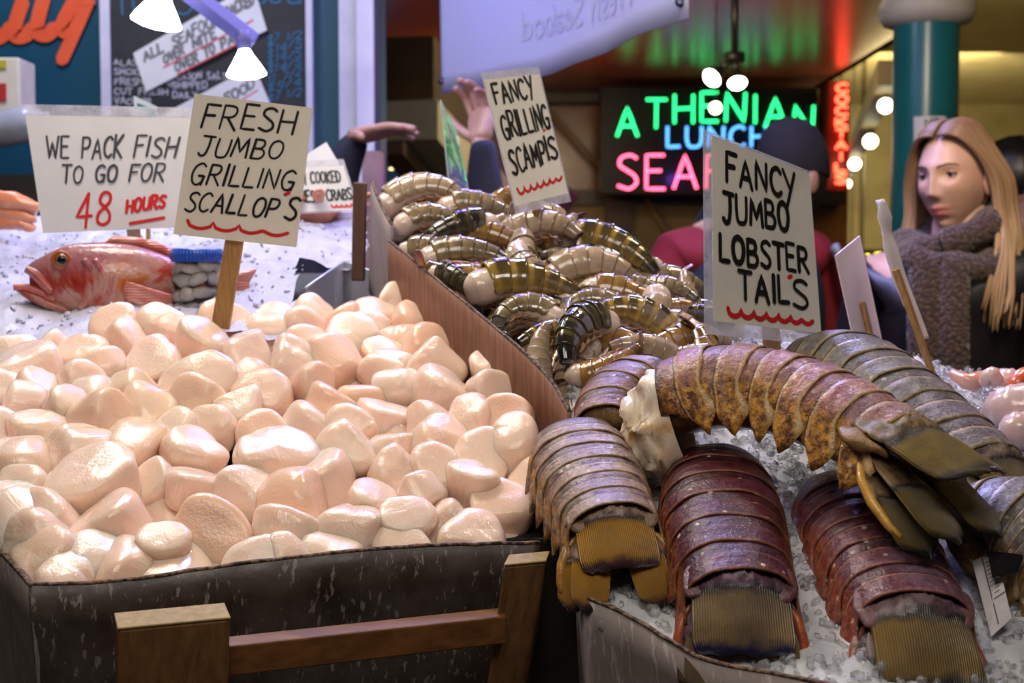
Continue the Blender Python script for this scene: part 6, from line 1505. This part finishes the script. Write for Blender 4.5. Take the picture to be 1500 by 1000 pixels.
# knitted scarf: two turns round the neck and two hanging ends
def knit_mat():
    n = NT('brown_knit'); w1 = n.voro(120); n.set(color=n.ramp(w1, [(.05, (.15, .085, .050)), (.5, (.040, .020, .013))]), rough=.9, sheen=.3); n.bump(w1, 1.0, .006); return n.m
M_KNIT = knit_mat(); mb = MB()
for (cz, rx, ry, tr, tl) in ((1.430, .088, .088, .034, .10), (1.385, .102, .104, .037, -.06)):
    ring = [WP(rx*math.sin(a), -ry*math.cos(a)-.012, cz+tl*.3*math.sin(a)-.030*math.cos(a)+.01) for a in [i*2*PI/48 for i in range(49)]]
    mb.tube(ring, [tr*wk*(1+.12*math.sin(i*.9)) for i in range(49)], 20, cap=False)
so = mb.build('scarf', M_KNIT, wroot)
mb = MB()
for x0, x1, yy, ln in ((-.022, -.016, -.172, .36), (.034, .040, -.168, .40)):
    V, Fc = [], []; na, nt = 40, 60
    for i in range(nt):
        t = i/(nt-1); c = Vector((x0+(x1-x0)*t, yy-.02*math.sin(t*PI)+.045*t*t, 1.37-ln*t))
        for j in range(na):
            an = 2*PI*j/na; kn = .0035*math.sin(t*110+math.sin(an*9)*.8)*math.cos(an*9)
            V.append(WP(c.x+math.cos(an)*(.034+kn), c.y+math.sin(an)*(.018+kn), c.z))
    for i in range(nt-1):
        for j in range(na): Fc.append((i*na+j, i*na+(j+1) % na, (i+1)*na+(j+1) % na, (i+1)*na+j))
    mb.add(V, Fc)
    for q in range(9):
        a = WP(x1-.031+q*.0078, yy+.045, 1.37-ln+.01); mb.tube(catmull([a, a+Vector((rr.uniform(-.006, .006), -.004, -.07)), a+Vector((rr.uniform(-.012, .012), .002, -.15))], 4), [.0062, .0064, .0062, .006, .006, .0056, .0052, .0045, .003], 7)
mb.build('scarf_end', M_KNIT, wroot)
mb = MB(); c = WP(.105, -.150, 1.13); mb.ball(c, .006, 10, 8); mb.build('coat_snap', plain('snap', (.6, .6, .66), .25, metal=.8), wroot)

# --- customer in a black beanie and red jacket behind the lobster sign
hb = at(1096, 226, 3.35); base = Vector((hb.x, 3.37, 0))
M_REDJ = mottled('red_jacket', (.17, .004, .012), (.24, .008, .018), 8, .8, .2, 40)
b2, BP, bhc, BHM = person('customer in a black knit cap, red jacket and dark vest hidden behind the lobster sign', base, -.25, hb.z/1.555*1.68, lipskin('customer_skin', (.36, .20, .14), (.44, .26, .18), (.30, .10, .08)), M_REDJ, M_JEANS, hyaw=1.15, coat_name='jacket', seedv=4, coat_f=1.30, head_off=(.105, 0, -.055), head_f=.98, drop=.045, arms=lambda P: {nm: [(P(sg*.245, .015, 1.17), .058), (P(sg*.30, -.02, 1.02), .058), (P(sg*.27, -.10, .95), .045), (P(sg*.20, -.16, .92), .032)] for sg, nm in ((1, 'l'), (-1, 'r'))})
mb = MB(); mb.ball(bhc+BHM @ Vector((0, .030, -.005)), (.078, .075, .095), 24, 16, BHM); mb.build('hair', mottled('dark_hair', (.010, .007, .006), (.02, .014, .011), 50, .5), b2)
mb = MB(); k_ = BP.k; prof = [(0, .146), (.030, .143), (.062, .125), (.085, .090), (.097, .045), (.100, .005), (.098, -.002)]
V = MB(); V.lathe((0, 0, 0), [(r*1.0, z) for r, z in prof], 40)
mb.add([bhc+BHM @ (Vector((v[0]*.80, v[1]*.98+.008, v[2]*.92+.012+(v[1]*-.10)))*k_) for v in V.V], V.F)
mb.build('knit_cap', mottled('black_wool', (.006, .005, .006), (.013, .011, .013), 40, .9, .5, 160), b2)
VJ = {'pelvis': (BP(0, 0, .93), (.245, .20)), 'waist': (BP(0, 0, 1.07), (.235, .19)), 'chest': (BP(0, -.0, 1.23), (.24, .20)), 'collar': (BP(0, .0, 1.385), (.16, .15)), 'up': (BP(0, .005, 1.45), (.085, .085)), 'l': (BP(.10, .0, 1.40), .085), 'r': (BP(-.10, .0, 1.40), .085)}
V, Fc = skinned(VJ, [('pelvis', 'waist'), ('waist', 'chest'), ('chest', 'collar'), ('collar', 'up'), ('collar', 'l'), ('collar', 'r')]); make('vest', V, Fc, mottled('dark_teal_vest', (.008, .022, .032), (.016, .036, .050), 12, .6), b2)
mb = MB(); mb.tube(catmull([BP(.17, -.13, 1.33), BP(.20, -.18, 1.2), BP(.20, -.19, 1.05), BP(.17, -.17, .95)], 6), .032, 12, flat=.4); mb.build('bag_strap', mottled('grey_strap', (.20, .20, .21), (.30, .30, .31), 20, .7), b2)

# --- dark-haired bystander at the right edge
hb = at(1496, 268, 3.6); b3, QP, qhc, QHM = person('bystander in dark clothes half cut off by the right edge, behind the woman', Vector((hb.x, 3.6, 0)), 2.6, hb.z/1.555*1.68, lipskin('bystander_skin', (.30, .17, .12), (.38, .22, .16), (.28, .1, .08)), M_COATB, M_JEANS, hyaw=2.6, face=False, seedv=8)
mb = MB(); mb.ball(qhc+Vector((0, .0, .028)), (.094, .106, .112), 28, 18, QHM)
for i, v in enumerate(mb.V): v = Vector(v); mb.V[i] = tuple(v+(v-qhc).normalized()*mnoise.noise(v*40)*.006)
mb.build('hair', mottled('black_hair', (.005, .004, .004), (.012, .009, .008), 60, .4), b3)

# --- fishmonger with both arms raised behind the shrimp heap
VY = 2.75; hb = at(622, 372, VY); base = Vector((hb.x, VY, 0)); vz = hb.z/1.555*1.68
wl, wr = at(527, 193, VY-.02), at(704, 196, VY-.04)
def varms(P):
    return {'r': [(at(452, 400, VY), .052), (at(474, 330, VY-.02), .046), (at(497, 262, VY-.02), .040), (at(512, 222, VY-.02), .034), (wl, .025)],
            'l': [(at(752, 420, VY), .052), (at(735, 360, VY-.03), .046), (at(716, 300, VY-.04), .040), (at(709, 250, VY-.04), .034), (wr, .025)]}
M_NAVY = mottled('navy_sweatshirt', (.008, .008, .030), (.014, .014, .048), 16, .8, .2, 60)
hands = [((wl-Vector((.012, 0, .012)), (.80, -.55, .12), (.05, -.1, -1), (.3, -1, 0)), dict(curl=.16, spread=.06, s=.95, curls=(.12, .14, .2, .28))),
         ((wr-Vector((0, 0, .02)), (.02, .50, .82), (-.62, -.75, .1), (-.6, .5, .2)), dict(curl=.42, spread=.12, s=.95, curls=(.55, .65, .75, .85)))]
person('fishmonger in a navy sweatshirt raising both bare hands behind the shrimp heap', base, .1, vz, lipskin('vendor_skin', (.50, .26, .22), (.60, .34, .30), (.4, .12, .1)), M_NAVY, M_JEANS, arms=varms, hands=hands, coat_name='sweatshirt', seedv=3, head_off=(0, 0, 0), coat_f=1.22)
# ------------------------------------------------------------------ cooked crabs and shellfish on the ice
M_CRAB = mottled('cooked_crab_shell', (.62, .13, .035), (.72, .36, .20), 18, .3, .3, coat=.4)
M_CRABL = mottled('cooked_crab_leg', (.62, .12, .03), (.72, .36, .20), 22, .3, .2, coat=.4)
def crab(label, c, yaw, s, pitch=.3):
    t = thing('cooked_crab', label, 'crab', c); M = Matrix.Rotation(yaw, 3, 'Z') @ Matrix.Rotation(-pitch, 3, 'X'); r = random.Random(4)
    mb = MB(); mb.ball((0, 0, 0), (.085*s, .058*s, .030*s), 30, 16, M)
    for i, v in enumerate(mb.V): v = Vector(v); mb.V[i] = tuple(v*(1+.10*mnoise.noise(v*50)+.05*mnoise.noise(v*140)))
    mb.build('carapace', M_CRAB, t, world=False)
    for sg in (-1, 1):
        for k in range(4):
            a = .55-k*.42; d = M @ Vector((sg*math.cos(a), -math.sin(a)*.9, 0)); u = M @ Vector((0, 0, 1)); p = d*.07*s
            P = catmull([p, p+d*.055*s+u*.030*s, p+d*.105*s+u*.010*s, p+d*.145*s-u*.030*s], 5); mb = MB(); mb.tube(P, [s*interp(i/15, [0, .3, .34, .62, .66, 1], [.011, .0125, .009, .010, .007, .002]) for i in range(16)], 9, flat=.7); mb.build('leg', M_CRABL, t, world=False)
        d = M @ Vector((sg*.62, -.78, .1)); u = M @ Vector((0, 0, 1)); w = d.cross(u); p = d*.06*s
        mb = MB(); mb.tube(catmull([p, p+d*.04*s+w*sg*.012*s, p+d*.070*s], 5), [s*v for v in np.interp(np.linspace(0, 1, 11), [0, .5, 1], [.011, .014, .012])], 10)
        for o in (-1, 1): mb.tube(catmull([p+d*.065*s, p+d*.10*s+w*o*.012*s, p+d*.135*s+w*o*.003*s], 5), [s*v for v in np.interp(np.linspace(0, 1, 11), [0, .4, 1], [.014, .011, .002])], 9)
        mb.build('claw', M_CRABL, t, world=False)
    return t
p = at(470, 318, 2.02); crab('orange cooked crab on the ice in front of the crab sign', p+Vector((-.005, 0, .004)), .9, .50, .35)
M_PINK = meat_mat('pink_prawn_flesh', (.62, .24, .18), (.74, .52, .46)); M_PALEP = meat_mat('pale_pink_flesh', (.62, .42, .40), (.74, .58, .55)); M_ORED = mottled('red_orange_claw', (.60, .07, .03), (.70, .22, .10), 30, .25, coat=.5)
def lump(name, label, cat, pts, rad, mat, group=None, ridge=.0):
    P = catmull(pts, 6); k = len(P); mb = MB(); mb.tube(P, [interp(i/(k-1), np.linspace(0, 1, len(rad)), rad)*(1+ridge*math.sin(i*2.1)) for i in range(k)], 16)
    for i, v in enumerate(mb.V): v = Vector(v); mb.V[i] = tuple(v+Vector((1, 1, 1))*mnoise.noise(v*60)*.003)
    return tag(mb.build(name, mat), label, cat, group)
lump('peeled_prawn', 'pink prawn on the ice crest in front of the scarf', 'prawn', [at(1396, 545, 1.42), at(1412, 556, 1.40), at(1435, 556, 1.40), at(1452, 550, 1.42)], [.005, .010, .011, .006], M_PINK, None, .08)
lump('peeled_prawn', 'pale prawn right of the pink one on the ice crest', 'prawn', [at(1440, 560, 1.39), at(1452, 550, 1.38), at(1462, 562, 1.38)], [.006, .011, .006], M_PALEP, None, .08)
lump('peeled_prawn', 'whitish prawn beside the red-orange claw at the right edge', 'prawn', [at(1466, 552, 1.42), at(1476, 556, 1.40), at(1484, 566, 1.40)], [.008, .013, .008], M_PALEP, None, .08)
lump('crab_claw', 'red-orange crab claw on ice at the right edge', 'crab claw', [at(1476, 572, 1.36), at(1490, 560, 1.36), at(1510, 552, 1.37), at(1530, 560, 1.38)], [.004, .010, .014, .010], M_ORED)
lump('fish_piece', 'large pale pink piece of seafood at the right edge', 'seafood', [at(1455, 592, 1.32), at(1470, 598, 1.30), at(1495, 596, 1.29), at(1530, 600, 1.30)], [.010, .022, .026, .024], M_PALEP, None, .05)
lump('fish_piece', 'pale pink piece below the larger one at the right edge', 'seafood', [at(1470, 632, 1.25), at(1488, 628, 1.24), at(1520, 626, 1.24)], [.008, .018, .018], M_PALEP, None, .05)

for lab, pts, rad in (('thick glossy orange crab leg on the ice at the far left edge, topmost', [(-60, 292), (-20, 288), (20, 291), (56, 302)], [.010, .016, .016, .008]),
                      ('orange crab leg under the thick glossy one at the far left edge', [(-50, 312), (-10, 308), (25, 312), (52, 318)], [.010, .014, .012, .006]),
                      ('lowest orange crab leg at the far left edge, tip in the ice', [(-40, 330), (0, 322), (30, 324), (50, 332)], [.010, .012, .010, .004])):
    lump('cooked_crab_limb', lab, 'crab leg', [at(a, b+4, 1.98) for a, b in pts], rad, M_CRABL, 'cooked crab legs at the left edge')
